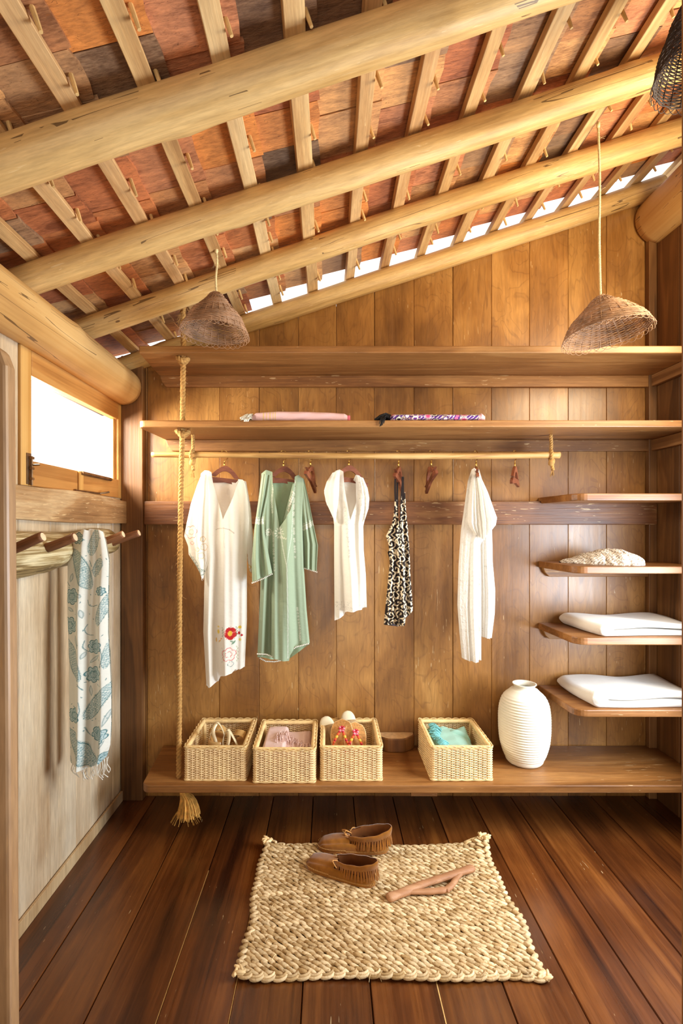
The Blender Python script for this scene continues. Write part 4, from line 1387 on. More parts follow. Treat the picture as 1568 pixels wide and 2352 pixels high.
sheet(mb, **a, top=[(0, 1076), (1, 1078)], bot=[(0, 1460), (1, 1465)], d=2.335, thick=0.02, paint=plainp(WHITE), nc=24, nrw=60, fold=(0.008, 1.4), seed=67, side=-1)
mb.build('back_panel', 'gauze', g, smooth=True)
mb = MB()
a = dict(xl=[(0, 1084), (.3, 1078), (.6, 1074), (.8, 1073), (.9, 1078), (1, 1088)], xr=[(0, 1101), (.3, 1119), (.55, 1131), (.75, 1141), (.88, 1138), (1, 1122)])
sheet(mb, **a, top=[(0, 1084), (1, 1090)], bot=[(0, 1226), (.5, 1240), (1, 1222)], d=2.262, thick=0.03, paint=gz, nc=70, nrw=120, fold=(0.026, 2.8), seed=69)
sheet(mb, **a, top=[(0, 1084), (1, 1090)], bot=[(0, 1226), (.5, 1238), (1, 1222)], d=2.262, thick=0.012, paint=plainp(WHITE), nc=30, nrw=50, fold=(0.008, 2.6), seed=69, side=-1)
mb.build('sleeve', 'gauze', g, smooth=True)

# ---------------------------------------------------------------- printed scarf on the peg rack
TEAL = (86, 134, 140)


def pais(c, c2):
    def fn(p, d, u, v):
        p.put((d > 0) & (d < 1), (206, 224, 220), 0.6)
        n = np.sin(u * 1.25 + np.sin(v * 1.4) * 1.5) * np.sin(v * 1.35 + np.sin(u * 0.9) * 1.4)
        p.put((d > 0.16) & (n > -0.25), c2, 0.75)
        p.put((d > 0.16) & (np.abs(n) < 0.10), (236, 240, 234))
        p.put((d > 0.0) & (d < 0.10), c)
        p.put((d > -0.14) & (d < -0.02) & (np.sin(u * 2.6) > 0.1), c, 0.8)
    return fn


def scarf(x, y):
    p = Paint(x, y, (240, 240, 230))
    T2 = (112, 156, 164)
    for cx, cy, ln, wd, an in ((197, 1305, 50, 17, 62), (222, 1244, 32, 11, 96), (245, 1395, 40, 10, 104), (181, 1508, 50, 13, 66), (236, 1603, 50, 15, 119), (196, 1708, 54, 18, 50), (232, 1302, 22, 10, -80), (252, 1500, 30, 7, 90), (167, 1745, 24, 8, 80)):
        p.drop(cx, cy, ln, wd, an, pais(TEAL, T2))
    for cx, cy, R in ((176, 1367, 18), (171, 1432, 19), (188, 1236, 13), (228, 1480, 16), (224, 1543, 18), (183, 1634, 17), (238, 1677, 18), (248, 1730, 13), (240, 1355, 10)):
        p.flower(cx, cy, R, TEAL, 7, 1.0, fill=(204, 222, 222), ang=cx)
        d, a = np.hypot(x - cx, y - cy), np.arctan2(y - cy, x - cx)
        p.put((d < R * 0.8) & (np.sin(d * 1.5 + 2 * np.sin(a * 7)) > 0.15), T2, 0.75)
        p.flower(cx, cy, R * 0.45, TEAL, 6, 0.6)
    for cx, cy, ln, wd, an in ((174, 1325, 11, 4.5, 105), (201, 1405, 11, 4.5, 80), (196, 1365, 6, 5, 40), (173, 1396, 9, 4, 30), (205, 1498, 9, 4, 115), (227, 1508, 16, 4, 140), (218, 1580, 13, 4.5, 85), (242, 1700, 14, 4, 130), (190, 1468, 16, 5, 75), (254, 1640, 20, 4, 110)):
        p.leaf(cx, cy, ln, wd, an, TEAL, 0.55)
        p.leaf(cx, cy, ln * 0.7, wd * 0.5, an, (230, 236, 232), 0.8)
    for pts in ([(188, 1385), (192, 1405), (190, 1420), (182, 1428)], [(211, 1375), (214, 1386), (224, 1389), (234, 1386)], [(160, 1334), (170, 1344)], [(206, 1466), (204, 1480), (210, 1490), (216, 1492)], [(196, 1560), (205, 1575)], [(243, 1487), (246, 1505), (241, 1527)], [(199, 1600), (201, 1620), (197, 1638)], [(207, 1660), (213, 1678), (224, 1684)], [(213, 1286), (218, 1300)], [(211, 1430), (206, 1440), (210, 1452), (224, 1454)]):
        p.line(spline(pts, 12), 0.8, TEAL, 0.7)
    r = np.random.RandomState(5)
    for k in range(90):
        p.leaf(r.uniform(160, 256), r.uniform(1225, 1745), r.uniform(1.6, 3), 0.9, r.uniform(0, 180), TEAL, 0.8)
    return p.c


g = root('scarf', W(206, 1225, 1.845))
tag(g, 'long white scarf with teal paisley print and fringe draped over the peg rack', 'scarf')
sc_ = dict(xl=[(0, 176), (.03, 170), (.07, 164), (.14, 160), (.35, 160), (.5, 163), (.75, 164), (1, 167)], xr=[(0, 240), (.04, 246), (.13, 254), (.3, 252), (.45, 252), (.55, 255), (.7, 259), (.85, 259), (.95, 257), (1, 250)])
mb = MB()
sheet(mb, **sc_, top=[(0, 1226), (.15, 1221), (.4, 1215), (.52, 1219), (.62, 1216), (.9, 1216), (1, 1221)], bot=[(0, 1740), (.2, 1750), (.5, 1756), (.8, 1748), (1, 1732)], d=1.838, thick=0.030, paint=scarf, nc=130, nrw=620, fold=(0.034, 1.5), seed=82, edge0=0.014)
mb.build('cloth', 'scarf', g, smooth=True)
mb = MB()
sheet(mb, [(t, x + 1) for t, x in sc_['xl']], [(t, x - 6) for t, x in sc_['xr']], [(0, 1226), (.4, 1215), (.62, 1216), (1, 1221)], [(0, 1758), (.3, 1752), (1, 1725)], d=1.850, thick=0.022, paint=scarf, nc=60, nrw=260, fold=(0.012, 1.4), seed=83, side=-1, edge0=0.016)
mb.build('cloth_behind', 'scarf', g, smooth=True)
mb = MB()
for k in range(22):
    u = (k + rnd.uniform(0.1, 0.9)) / 22
    x = 167 + 84 * u
    y = 1739 + 15 * math.sin(u * 3.1)
    d = 1.80 + rnd.uniform(0, 0.05)
    a = W(x, y - 3, d)
    l = rnd.uniform(0.045, 0.075)
    mb.tube(spline([a, a + np.array((rnd.uniform(-.006, .006), 0, -l * .4)), a + np.array((rnd.uniform(-.01, .01), rnd.uniform(-.004, .004), -l * .75)), a + np.array((rnd.uniform(-.012, .014), 0, -l))], 9), 0.0015, 5)
f_ = mb.build('fringe', 'thread', g, smooth=True)

# ---------------------------------------------------------------- wicker baskets
ZS = H - 1.089


def rr_path(hx, hy, rad, n):
    """points and outward normals evenly spaced round a rounded rectangle"""
    q = []
    for cx, cy, a0 in ((hx - rad, hy - rad, 0), (-hx + rad, hy - rad, 90), (-hx + rad, -hy + rad, 180), (hx - rad, -hy + rad, 270)):
        for k in range(9):
            a = math.radians(a0 + 90 * k / 8)
            q.append((cx + rad * math.cos(a), cy + rad * math.sin(a), math.cos(a), math.sin(a)))
    q.append(q[0])
    q = np.array(q)
    ln = np.concatenate([[0], np.cumsum(np.hypot(np.diff(q[:, 0]), np.diff(q[:, 1])))])
    s = np.linspace(0, ln[-1], n, endpoint=False)
    return np.stack([np.interp(s, ln, q[:, k]) for k in range(4)], -1)


def basket():
    r = root('wicker_basket', (0, 0, 0))
    hx, hy, hh = 0.1345, 0.158, 0.147
    ns = 58
    n = ns * 4
    q = rr_path(hx - 0.005, hy - 0.005, 0.012, n)
    ph = np.arange(n) / 4 * math.pi
    mb = MB()
    rows = 27
    for i in range(rows):
        z = 0.006 + (hh - 0.018) * i / (rows - 1)
        o = 0.0036 * np.cos(ph + (i % 2) * math.pi)
        zz = z + 0.0006 * np.sin(ph * 0.7 + i)
        mb.tube(np.stack([q[:, 0] + q[:, 2] * o, q[:, 1] + q[:, 3] * o, zz], -1), 0.0024, 5, closed=True, squash=(0.98, 0.85))
    mb.build('woven_wall', 'wicker', r, smooth=True)
    mb = MB()
    for k in range(ns):
        x, y = q[k * 4, 0], q[k * 4, 1]
        mb.tube([(x, y, 0.003), (x, y, hh - 0.008)], 0.0022, 5)
    mb.build('stakes', 'wicker', r)['kind'] = 'stuff'
    # wrapped rim: four thick rods
    mb = MB()
    def rod(a, b, rad, turns):
        nonlocal mb
        a, b = np.array(a), np.array(b)
        t = np.linspace(0, 1, turns * 4 + 1)
        return mb.tube(a + (b - a) * t[:, None], rad * (1 + 0.035 * np.cos(t * turns * 2 * math.pi)), 10)
    zi, xi, yi = hh - 0.010, hx - 0.012, hy - 0.012
    rod((-xi, -yi, zi), (xi, -yi, zi), 0.0098, 44)
    rod((-xi, yi, zi), (xi, yi, zi), 0.0098, 44)
    rod((-xi, -yi, zi + 0.0006), (-xi, yi, zi + 0.0006), 0.0102, 52)
    rod((xi, -yi, zi + 0.0006), (xi, yi, zi + 0.0006), 0.0102, 52)
    mb.build('rim', 'rattan', r, smooth=True)
    for x in (-xi + 0.002, xi - 0.002):
        for y in (-yi + 0.002, yi - 0.002):
            mb = MB()
            rod((x, y, 0.004), (x, y, zi - 0.004), 0.0085, 30)
            mb.build('corner_rod', 'rattan', r, smooth=True)
    # twisted outer edge, scalloped foot
    mb = MB()
    q2 = rr_path(hx - 0.001, hy - 0.001, 0.012, 236)
    b = np.arange(236)
    for k in range(2):
        o = 0.0022 * np.cos(b * 0.42 + k * math.pi)
        zz = hh - 0.004 + 0.0042 * np.sin(b * 0.42 + k * math.pi)
        mb.tube(np.stack([q2[:, 0] + q2[:, 2] * o, q2[:, 1] + q2[:, 3] * o, zz], -1), 0.0022, 5, closed=True)
        zz = 0.003 + 0.0022 * np.sin(b * 0.30 + k * math.pi)
        mb.tube(np.stack([q2[:, 0], q2[:, 1], zz], -1), 0.0022, 5, closed=True)
    mb.build('edge_braid', 'rattan', r, smooth=True)
    MB().box(-hx + 0.006, hx - 0.006, -hy + 0.006, hy - 0.006, 0.003, 0.008).build('base', 'wicker', r)
    return r


b0 = basket()
BX = [(-0.484, 2.294, 'wicker basket by the rope holding beige strap sandals'), (-0.1876, 2.276, 'wicker basket holding the folded pale pink fringed shawl'),
      (0.0983, 2.293, 'wicker basket holding cork flip flops and cream toed slip ons'), (0.5705, 2.294, 'wicker basket holding the turquoise shawl, standing apart next to the vase')]
kids = list(b0.children)
for i, (x, y, lab) in enumerate(BX):
    if i == 0:
        r = b0
    else:
        r = b0.copy()
        COL.objects.link(r)
        for ch in kids:
            c = ch.copy()
            COL.objects.link(c)
            c.parent = r
    r.location = (x, y, ZS + 0.0012)
    tag(r, lab, 'basket', 'wicker baskets on the low shelf')


# ---------------------------------------------------------------- basket contents
def sole_outline(ln, wd, n=36, waist=0.16):
    """shoe sole seen from above, x from heel (0) to toe (ln)"""
    t = np.linspace(0, 1, n // 2)
    def hw(t, s):
        e = np.sqrt(np.clip(1 - ((t - 0.5) / 0.5) ** 4, 0, 1))
        return wd / 2 * e * (0.80 + 0.20 * t - waist * np.exp(-((t - 0.42) / 0.16) ** 2) * (1.4 if s > 0 else 0.5))
    return [(x * ln, hw(x, 1)) for x in t] + [(x * ln, -hw(x, -1)) for x in t[::-1][1:-1]]


class Fr:
    """a frame: origin, length direction, face normal"""
    def __init__(s, o, d, n):
        s.o, d, n = np.array(o, float), np.array(d, float), np.array(n, float)
        s.d = d / np.linalg.norm(d)
        n = n - s.d * n.dot(s.d)
        s.n = n / np.linalg.norm(n)
        s.s = np.cross(s.n, s.d)

    def __call__(s, x, y, z):
        return s.o + s.d * x + s.s * y + s.n * z


def upright(toe, d, n, ln):
    d = np.array(d, float) / np.linalg.norm(d)
    return Fr(np.array(toe) - d * ln, d, n)


# cork flip-flops
BEADS = {'red': plain('red_beads', (196, 40, 62), 0.5), 'orange': plain('orange_cord', (226, 92, 44), 0.6), 'yellow': plain('yellow_beads', (238, 188, 70), 0.5), 'pink': plain('pink_flower_beads', (232, 150, 160), 0.5)}
for k, (toe, d, n, lab) in enumerate([(W(786, 1652, 2.335), (0.06, 0.60, 0.78), (-0.22, -0.72, 0.6), 'cork flip flop with beaded cord straps, the one beside the cream toed slip on'),
                                      (W(815, 1659, 2.325), (0.04, 0.60, 0.78), (0.10, -0.74, 0.6), 'cork flip flop with beaded red strap, standing nearer the bare basket corner')]):
    fr = upright(toe, d, n, 0.225)
    r = root('flip_flop', fr.o)
    tag(r, lab, 'flip flop', 'cork flip flops')
    ol = sole_outline(0.225, 0.108, waist=0.08)
    MB().prism(ol, -0.006, 0.006, fr).build('sole', 'cork', r, bevel=0.002)
    e = [fr(x, y, 0.0035) for x, y in ol]
    MB().tube(np.array(e), 0.0026, 5, closed=True).build('piping', plain('sole_piping', (226, 184, 126), 0.6), r, smooth=True)
    ap = fr(0.178, -0.004 + 0.004 * k, 0.020)
    sides = [fr(0.085, 0.046, 0.004), fr(0.085, -0.046, 0.004)]
    st = MB()
    bd = {c: MB() for c in BEADS}
    for sd in sides:
        mid = (ap + sd) / 2 + fr.n * 0.014
        q = spline([ap, mid, sd], 24)
        st.tube(q, 0.0036, 6)
        for j in range(1, 11):
            cn = ['red', 'pink', 'red', 'orange', 'orange', 'yellow', 'yellow', 'orange', 'red', 'orange'][j - 1]
            bd[cn].lump(q[int(j * 1.5)] + fr.n * 0.002, fr.s, fr.n, 0.0065, 0.0055, 0.0055, 6, 4)
    st.tube(spline([ap, fr(0.186, 0.0, 0.012), fr(0.19, 0, 0.003)], 8), 0.004, 6)
    st.build('strap', BEADS['orange'], r, smooth=True)
    for j in range(7):
        a = j * 0.9
        bd['pink' if j % 2 else 'red'].lump(ap + fr.d * 0.007 * math.cos(a) + fr.s * 0.010 * math.sin(a) + fr.n * 0.003, fr.s, fr.n, 0.006, 0.005, 0.005, 6, 4)
    for c, m_ in bd.items():
        if m_.k:
            m_.build(c + '_beads', BEADS[c], r, smooth=True)['kind'] = 'stuff'

# cream toed slip-ons
for toe, d, n, lab in ((W(746, 1645, 2.40), (-0.22, 0.52, 0.80), (-0.12, -0.8, 0.55), 'cream toed taupe slip on leaning in the basket rim corner, lower of the pair'),
                       (W(797, 1632, 2.43), (-0.10, 0.45, 0.86), (0.0, -0.85, 0.5), 'cream toed taupe slip on standing highest in the basket of flip flops')):
    fr = upright(toe, d, n, 0.225)
    r = root('slip_on_shoe', fr.o)
    tag(r, lab, 'shoe', 'cream toed slip ons')
    MB().prism(sole_outline(0.225, 0.082), -0.010, 0.0, fr).build('sole', 'cream', r, bevel=0.003)
    def dome(t0, t1, nn):
        t = np.linspace(t0, t1, nn)
        P = np.zeros((nn, 15, 3))
        for i, a in enumerate(t):
            hw = 0.040 * math.sqrt(max(0, 1 - ((a - 0.5) / 0.5) ** 4)) * (0.82 + 0.18 * a)
            hz = 0.042 * (1 - 0.5 * a) * math.sqrt(max(0, 1 - a ** 5))
            for j in range(15):
                b = math.pi * j / 14
                P[i, j] = fr(a * 0.225, hw * math.cos(b), hz * math.sin(b) ** 0.8)
        return P
    MB().grid(dome(0.80, 1.0, 14)).build('toe_cap', 'cream', r, smooth=True)
    MB().grid(dome(0.30, 0.803, 16)).build('upper', 'taupe', r, smooth=True)
    MB().tube([fr(x * 0.225, 0, 0.0422 * (1 - 0.5 * x) * math.sqrt(1 - x ** 5)) for x in np.linspace(0.32, 0.79, 9)], 0.001, 5).build('seam', 'taupe', r, color=(0.7, 0.65, 0.6))

# beige strap sandals
for o, d, n, flip, lab in (((-0.505, 2.215, ZS + 0.085), (-0.10, 0.95, 0.10), (0.2, -0.3, 1), 1, 'beige patent strap sandal with a wide buckled band, deeper in its basket'),
                           ((-0.435, 2.175, ZS + 0.070), (0.18, 0.92, 0.16), (-0.3, -0.4, 1), -1, 'beige patent strap sandal with white looped strap, nearer the basket corner')):
    fr = Fr(o, d, n)
    r = root('strap_sandal', fr.o)
    tag(r, lab, 'sandal', 'beige strap sandals')
    MB().prism(sole_outline(0.20, 0.074), -0.008, 0.0, fr).build('sole', 'beige', r, bevel=0.002)
    MB().prism([(0.0, 0.027), (0.05, 0.027), (0.05, -0.027), (0.0, -0.027)], -0.022, -0.008, fr).build('heel', 'beige', r, bevel=0.003)
    mb = MB()
    a = np.linspace(0, math.pi, 15)
    P = np.stack([np.stack([fr(0.115 + 0.045 * v, 0.040 * math.cos(t), 0.003 + 0.046 * math.sin(t) ** 0.8) for t in a]) for v in np.linspace(0, 1, 5)])
    mb.grid(P)
    q = [fr(0.0 + 0.022 * (1 - math.sin(t)) , 0.033 * math.cos(t), 0.03) for t in a]
    mb.build('band', 'beige', r, smooth=True)
    mb = ribbon(MB(), [np.array(x) for x in q], 0.020, 0.0012, side=fr.n)
    mb.build('heel_band', 'beige', r, smooth=True)
    mb = MB()
    top = fr(0.045, flip * 0.01, 0.118)
    ribbon(mb, spline([fr(0.055, 0.034, 0.0), fr(0.05, 0.03, 0.06), top, fr(0.05, -0.026, 0.07), fr(0.055, -0.034, 0.0)], 26), 0.007, 0.0012, side=fr.d)
    ribbon(mb, spline([fr(0.005, 0.0, 0.045), fr(0.02, flip * 0.02, 0.09), top + fr.d * 0.004], 14), 0.0075, 0.0012, side=fr.s)
    mb.build('ankle_strap', plain('pale_patent_strap', (228, 206, 164), 0.2), r, smooth=True)
    mb = MB()
    bk = [fr(0.13, flip * 0.043, 0.016), fr(0.155, flip * 0.043, 0.016), fr(0.155, flip * 0.036, 0.04), fr(0.13, flip * 0.036, 0.04)]
    mb.tube(np.array(bk), 0.0014, 6, closed=True)
    bkl = mb.build('buckle', 'brass', r, smooth=True)
    mb = MB()
    for q in (0.2, 0.5, 0.8):
        mb.lump(fr(0.125 + 0.03 * q, 0.0, 0.0495), fr.d, fr.n, 0.0018, 0.0018, 0.0012)
    mb.build('studs', 'brass', r, smooth=True)['kind'] = 'stuff'


# folded pink shawl and turquoise shawl
def pad(mb, x0, x1, y0, y1, zfun, zlow, nx=50, ny=40, rim=0.02, col=None, seed=0):
    """a cloth lying in a basket: top surface with rounded shoulders and a skirt"""
    u, v = np.meshgrid(np.linspace(0, 1, nx), np.linspace(0, 1, ny))
    x, y = x0 + (x1 - x0) * u, y0 + (y1 - y0) * v
    e = np.minimum(np.minimum(u, 1 - u) * (x1 - x0), np.minimum(v, 1 - v) * (y1 - y0)) / rim
    e = np.clip(e, 0, 1)
    z = zlow + (zfun(x, y) - zlow) * np.sqrt(1 - (1 - e) ** 2)
    P = np.stack([x, y, z], -1)
    mb.grid(P, col=None if col is None else np.ones(P.shape) * col)
    n = mb.k
    return mb


pk = col255((240, 208, 198))
r = root('pink_shawl', (-0.1876, 2.276, ZS + 0.01))
tag(r, 'pale pink fringed shawl folded inside the middle one of three baskets', 'shawl')
mb = MB()
for k, (xa, xb, ya, yb, zl, zt) in enumerate([(-.112, .112, -.132, .13, .012, .080), (-.108, .112, -.125, .13, .074, .106), (-.104, .0, -.118, .128, .102, .130)]):
    pad(mb, -0.1876 + xa, -0.1876 + xb, 2.276 + ya, 2.276 + yb, lambda x, y: ZS + zt + 0.004 * smooth_noise(x * 40, y * 40, 5 + k) + (0.03 * np.clip((x + 0.11) / 0.09, 0, 1) ** 2 * np.clip((y - 2.24) / 0.1, 0, 1) if k == 1 else 0), ZS + zl, rim=0.016, col=pk)
mb.build('folded_cloth', 'print', r, smooth=True)
mb = MB()
for k in range(95):
    u = rnd.random()
    x = -0.1876 - 0.045 + 0.145 * u
    y = 2.276 - 0.015 + 0.04 * math.sin(u * 5) + rnd.uniform(-0.01, 0.03)
    z = ZS + (0.1345 if x < -0.19 else 0.112) + 0.006 * rnd.random()
    a = np.array((x, y, z))
    dx = rnd.uniform(-0.02, 0.03)
    mb.tube(spline([a, a + np.array((dx * .4, -0.02, 0.006)), a + np.array((dx * .8, -0.045, -0.004)), a + np.array((dx, -0.058 - rnd.uniform(0, .010), -0.012))], 9), 0.0016, 4)
mb.build('fringe', plain('pink_fringe', (232, 198, 186), 0.8), r, smooth=True)['kind'] = 'stuff'

tq = col255((164, 204, 184))
r = root('turquoise_shawl', (0.5705, 2.294, ZS + 0.01))
tag(r, 'turquoise fringed shawl bundled in the basket beside the vase', 'shawl')
mb = MB()
pad(mb, 0.5705 - 0.112, 0.5705 + 0.112, 2.294 - 0.134, 2.294 + 0.134, lambda x, y: ZS + 0.112 - 0.05 * np.clip((x - 0.58) / 0.10, 0, 1) ** 1.5 + 0.010 * np.clip((y - 2.2) / 0.2, 0, 1) + 0.005 * smooth_noise(x * 30, y * 30, 15), ZS + 0.012, rim=0.03, col=tq)
pad(mb, 0.5705 - 0.06, 0.5705 + 0.10, 2.294 + 0.05, 2.294 + 0.135, lambda x, y: ZS + 0.118 + 0.010 * np.sin(x * 60) * np.sin(y * 50), ZS + 0.05, rim=0.025, col=tq * 0.92)
mb.build('bundled_cloth', 'print', r, smooth=True)
mb = MB()
for k in range(46):
    v = (k + rnd.random()) / 46
    y = 2.294 - 0.128 + 0.24 * v
    x = 0.5705 - 0.098 + 0.012 * math.sin(v * 9)
    a = np.array((x + 0.045 + rnd.uniform(-.008, .008), y, ZS + 0.122))
    b = np.array((x + rnd.uniform(-.006, .012), y + rnd.uniform(-.014, .014), ZS + 0.126 + rnd.uniform(0, .012)))
    twist(mb, spline([a, (a + b) / 2 + np.array((0, rnd.uniform(-.008, .008), 0.012)), b], 8), 0.0034, pitch=0.014, step=0.003, strands=2, seg=4)
mb.build('fringe', plain('turquoise_fringe', (120, 182, 178), 0.75, noise=0.2), r, smooth=True)['kind'] = 'stuff'

# half log slice against the wall
r = root('log_slice', (0.335, 2.44, ZS))
tag(r, 'half round slice of log standing against the wall behind the third basket', 'log')
ol = [(0.325 + 0.098 * math.cos(a) * (1 + 0.03 * math.sin(5 * a)), YB - 0.002 - 0.082 * math.sin(a) * (1 + 0.03 * math.sin(7 * a))) for a in np.linspace(0, math.pi, 20)]
MB().prism(ol, ZS + 0.0005, ZS + 0.065, lambda u, v, h: (u, v, h)).build('wood', 'post', r, bevel=0.004, color=(1.15, 1.05, 0.9))
MB().prism([(0.325 + (x - 0.325) * 0.93, YB - 0.004 + (y - YB + 0.004) * 0.93) for x, y in ol], ZS + 0.0652, ZS + 0.0662, lambda u, v, h: (u, v, h)).build('cut_face', 'cut_end', r, color=(0.75, 0.6, 0.45))

# ribbed vase
r = root('vase', (0.905, 2.315, ZS))
tag(r, 'tall white ceramic vase with fine horizontal ribs and a narrow neck', 'vase')
zz = np.linspace(0.012, 0.335, 170)
base = np.interp(zz, [0.0, 0.02, 0.05, 0.10, 0.16, 0.222, 0.262, 0.302, 0.322, 0.335], [0.075, 0.084, 0.096, 0.109, 0.1135, 0.1135, 0.109, 0.095, 0.079, 0.052])
sm = np.convolve(np.pad(base, 9, mode='edge'), np.ones(19) / 19, 'valid')
rib = 0.0024 * np.cos((zz - 0.02) / 0.0118 * 2 * math.pi) * np.clip((0.318 - zz) / 0.03, 0, 1) * np.clip((zz - 0.018) / 0.02, 0, 1)
prof = [(0.001, 0.0005), (0.070, 0.0005), (0.075, 0.003)] + list(zip(sm + rib, zz)) + [(0.0445, 0.341), (0.044, 0.348), (0.049, 0.355), (0.0535, 0.3595), (0.0535, 0.3615), (0.050, 0.3625), (0.0455, 0.358), (0.040, 0.349), (0.040, 0.338), (0.060, 0.31), (0.10, 0.24), (0.10, 0.1), (0.07, 0.02), (0.001, 0.015)]
MB().lathe(prof, (0.905, 2.315, ZS), 72).build('body', 'vase', r, smooth=True)


# ---------------------------------------------------------------- folded towels, crumpled cloth, rolled cloths
def towel(label, xl0, xl1, xr, y0, y1, z, T, seed):
    r = root('folded_towel', ((xl0 + xr) / 2, (y0 + y1) / 2, z))
    tag(r, label, 'towel', 'folded white towels')
    s_ = 0.0034
    pr = []                                     # (u from left edge 0..1 of length, z/T, layer centre)
    n = 22
    for k in range(n):
        pr.append((1 - k / n, 1.0, 0.75))
    for k in range(13):
        a = math.pi / 2 + math.pi * k / 12
        pr.append((('arc', 0.5 * math.cos(a)), 0.5 + 0.5 * math.sin(a), None))
    for k in range(1, n + 1):
        pr.append((k / n, 0.0, 0.25))
    pr.append((1.0, 0.42, 0.25))
    for k in range(n):
        pr.append((1 - k / n * 0.94, 0.5 - s_ / T, 0.25))
    for k in range(n):
        pr.append((0.06 + k / n * 0.94, 0.5 + s_ / T, 0.75))
    pr.append((1.0, 0.58, 0.75))
    ny = 34
    P = np.zeros((ny, len(pr), 3))
    rr = np.random.RandomState(seed)
    for i in range(ny):
        v = i / (ny - 1)
        e = min(v, 1 - v) * (y1 - y0)
        k = math.sqrt(max(0.02, 1 - (1 - min(1, e / 0.018)) ** 2))
        xl = xl0 + (xl1 - xl0) * v + 0.006 * math.sin(v * 5 + seed)
        for j, (u, zt, lc) in enumerate(pr):
            if isinstance(u, tuple):
                x = xl + T * 0.5 + u[1] * T
                zc = 0.75 if zt > 0.5 else 0.25
                q = 0.5 + (zt - 0.5) * (0.6 + 0.4 * k)
            else:
                x = xl + T * 0.5 + u * (xr - xl - T * 0.5)
                q = lc + (zt - lc) * k
            sag = 1.0 + 0.10 * math.sin(x * 17 + v * 4 + seed) - 0.12 * v
            P[i, j] = (x, y0 + (y1 - y0) * v + 0.006 * math.sin(x * 12 + seed), z + 0.0006 + q * T * (sag if q > 0.3 else 1))
    mb = MB().grid(P, closed_u=True, flip=True, col=np.ones(P.shape) * col255((224, 215, 202)))
    m = len(pr)
    mb.f.append(list(range(m)))
    mb.f.append(list(range((ny - 1) * m, ny * m))[::-1])
    mb.build('cloth', 'towel', r, smooth=True)


towel('folded thick white towel on the third short shelf, above the other towel', 1.175, 1.125, 1.575, 2.168, 2.462, H - 0.480, 0.058, 3)
towel('folded thick white towel on the lowest short shelf near the vase', 1.135, 1.120, 1.59, 2.162, 2.458, H - 0.789, 0.068, 8)

r = root('crumpled_cloth', (1.25, 2.27, H - 0.174))
tag(r, 'crumpled white cloth with brown speckled print lying on a short corner shelf', 'cloth')
mb = MB()
nx, ny = 150, 56
s_ = np.linspace(0, 1, nx)
P = np.zeros((nx, ny, 3))
hh = np.interp(s_, [0, .05, .18, .22, .35, .42, .5, .6, .8, .93, 1], [.006, .016, .026, .034, .052, .058, .064, .072, .056, .036, .008])
ww = np.interp(s_, [0, .1, .3, .6, .9, 1], [.012, .04, .08, .105, .09, .03])
for j in range(ny):
    a = math.pi * j / (ny - 1)
    x = 1.095 + 0.32 * s_
    yc = 2.37 - 0.10 * np.minimum(1, s_ * 1.6)
    q = smooth_noise(s_ * 30, np.full(nx, a * 5.0), 7) * 0.006 + smooth_noise(s_ * 70, np.full(nx, a * 11.0), 9) * 0.0025
    cre = -0.008 * np.exp(-((s_ - 0.42 - 0.02 * math.sin(a * 3)) / 0.012) ** 2) - 0.008 * np.exp(-((s_ - 0.66 - 0.03 * math.cos(a * 2)) / 0.012) ** 2) - 0.008 * np.exp(-((s_ - 0.24) / 0.012) ** 2)
    rr_ = 1 + (q + cre) / 0.06
    P[:, j, 0] = x
    P[:, j, 1] = yc - ww * math.cos(a) * rr_ * 0.98
    P[:, j, 2] = H - 0.174 + 0.0008 + np.maximum(0, hh * math.sin(a) ** 0.75 * rr_)
X, Y = P[..., 0] * 900, (P[..., 2] + P[..., 1]) * 900
p = Paint(X, Y, (244, 238, 226))
d, a, i = motif(X, Y, 12, 9)
p.put((smooth_noise(X * 0.45, Y * 0.5, 31) > 0.18), (164, 124, 76), 0.8)
p.put((smooth_noise(X * 0.9, Y * 0.9, 33) > 0.42), (100, 72, 44), 0.8)
p.put((d < 1.4) & (i % 3 == 0), (104, 84, 66), 0.7)
mb.grid(P, col=p.c)
mb.build('cloth', 'print', r, smooth=True)


def roll(name, label, xs, hs, ws, yc, z, paint, mat='print', n=260, seg=40):
    r = root(name, ((xs[0] + xs[-1]) / 2, yc, z))
    tag(r, label, 'cloth', 'rolled cloths on the long shelf')
    x = np.linspace(xs[0], xs[-1], n)
    h, w_ = np.interp(x, xs, hs) / 2, np.interp(x, xs, ws) / 2
    P = np.zeros((n, seg, 3))
    for j in range(seg):
        a = 2 * math.pi * j / seg
        ca, sa = math.cos(a), math.sin(a)
        P[:, j, 0] = x
        P[:, j, 1] = yc + w_ * np.sign(ca) * abs(ca) ** 0.7 + 0.0015 * np.sin(x * 60 + a * 2)
        P[:, j, 2] = z + 0.0006 + h + h * np.sign(sa) * abs(sa) ** 0.7 * (1 + 0.02 * np.sin(x * 50 + a))
    A = np.linspace(0, 2 * math.pi, seg, endpoint=False)[None, :] * np.ones((n, 1))
    mb = MB().grid(P, closed_u=True, flip=True, col=paint((P[..., 0] * F / 2.2 + 754), A * 12.0))
    mb.f.append(list(range(seg)))
    mb.f.append([(n - 1) * seg + k for k in range(seg)][::-1])
    mb.build('cloth', mat, r, smooth=True)
    return r


def pinkp(x, y):
    p = Paint(x, y, (236, 196, 196))
    for a in (607, 614, 622, 629, 634):
        p.put(np.abs(x - a) < 1.1, (226, 200, 110), 0.8)
    return p.c


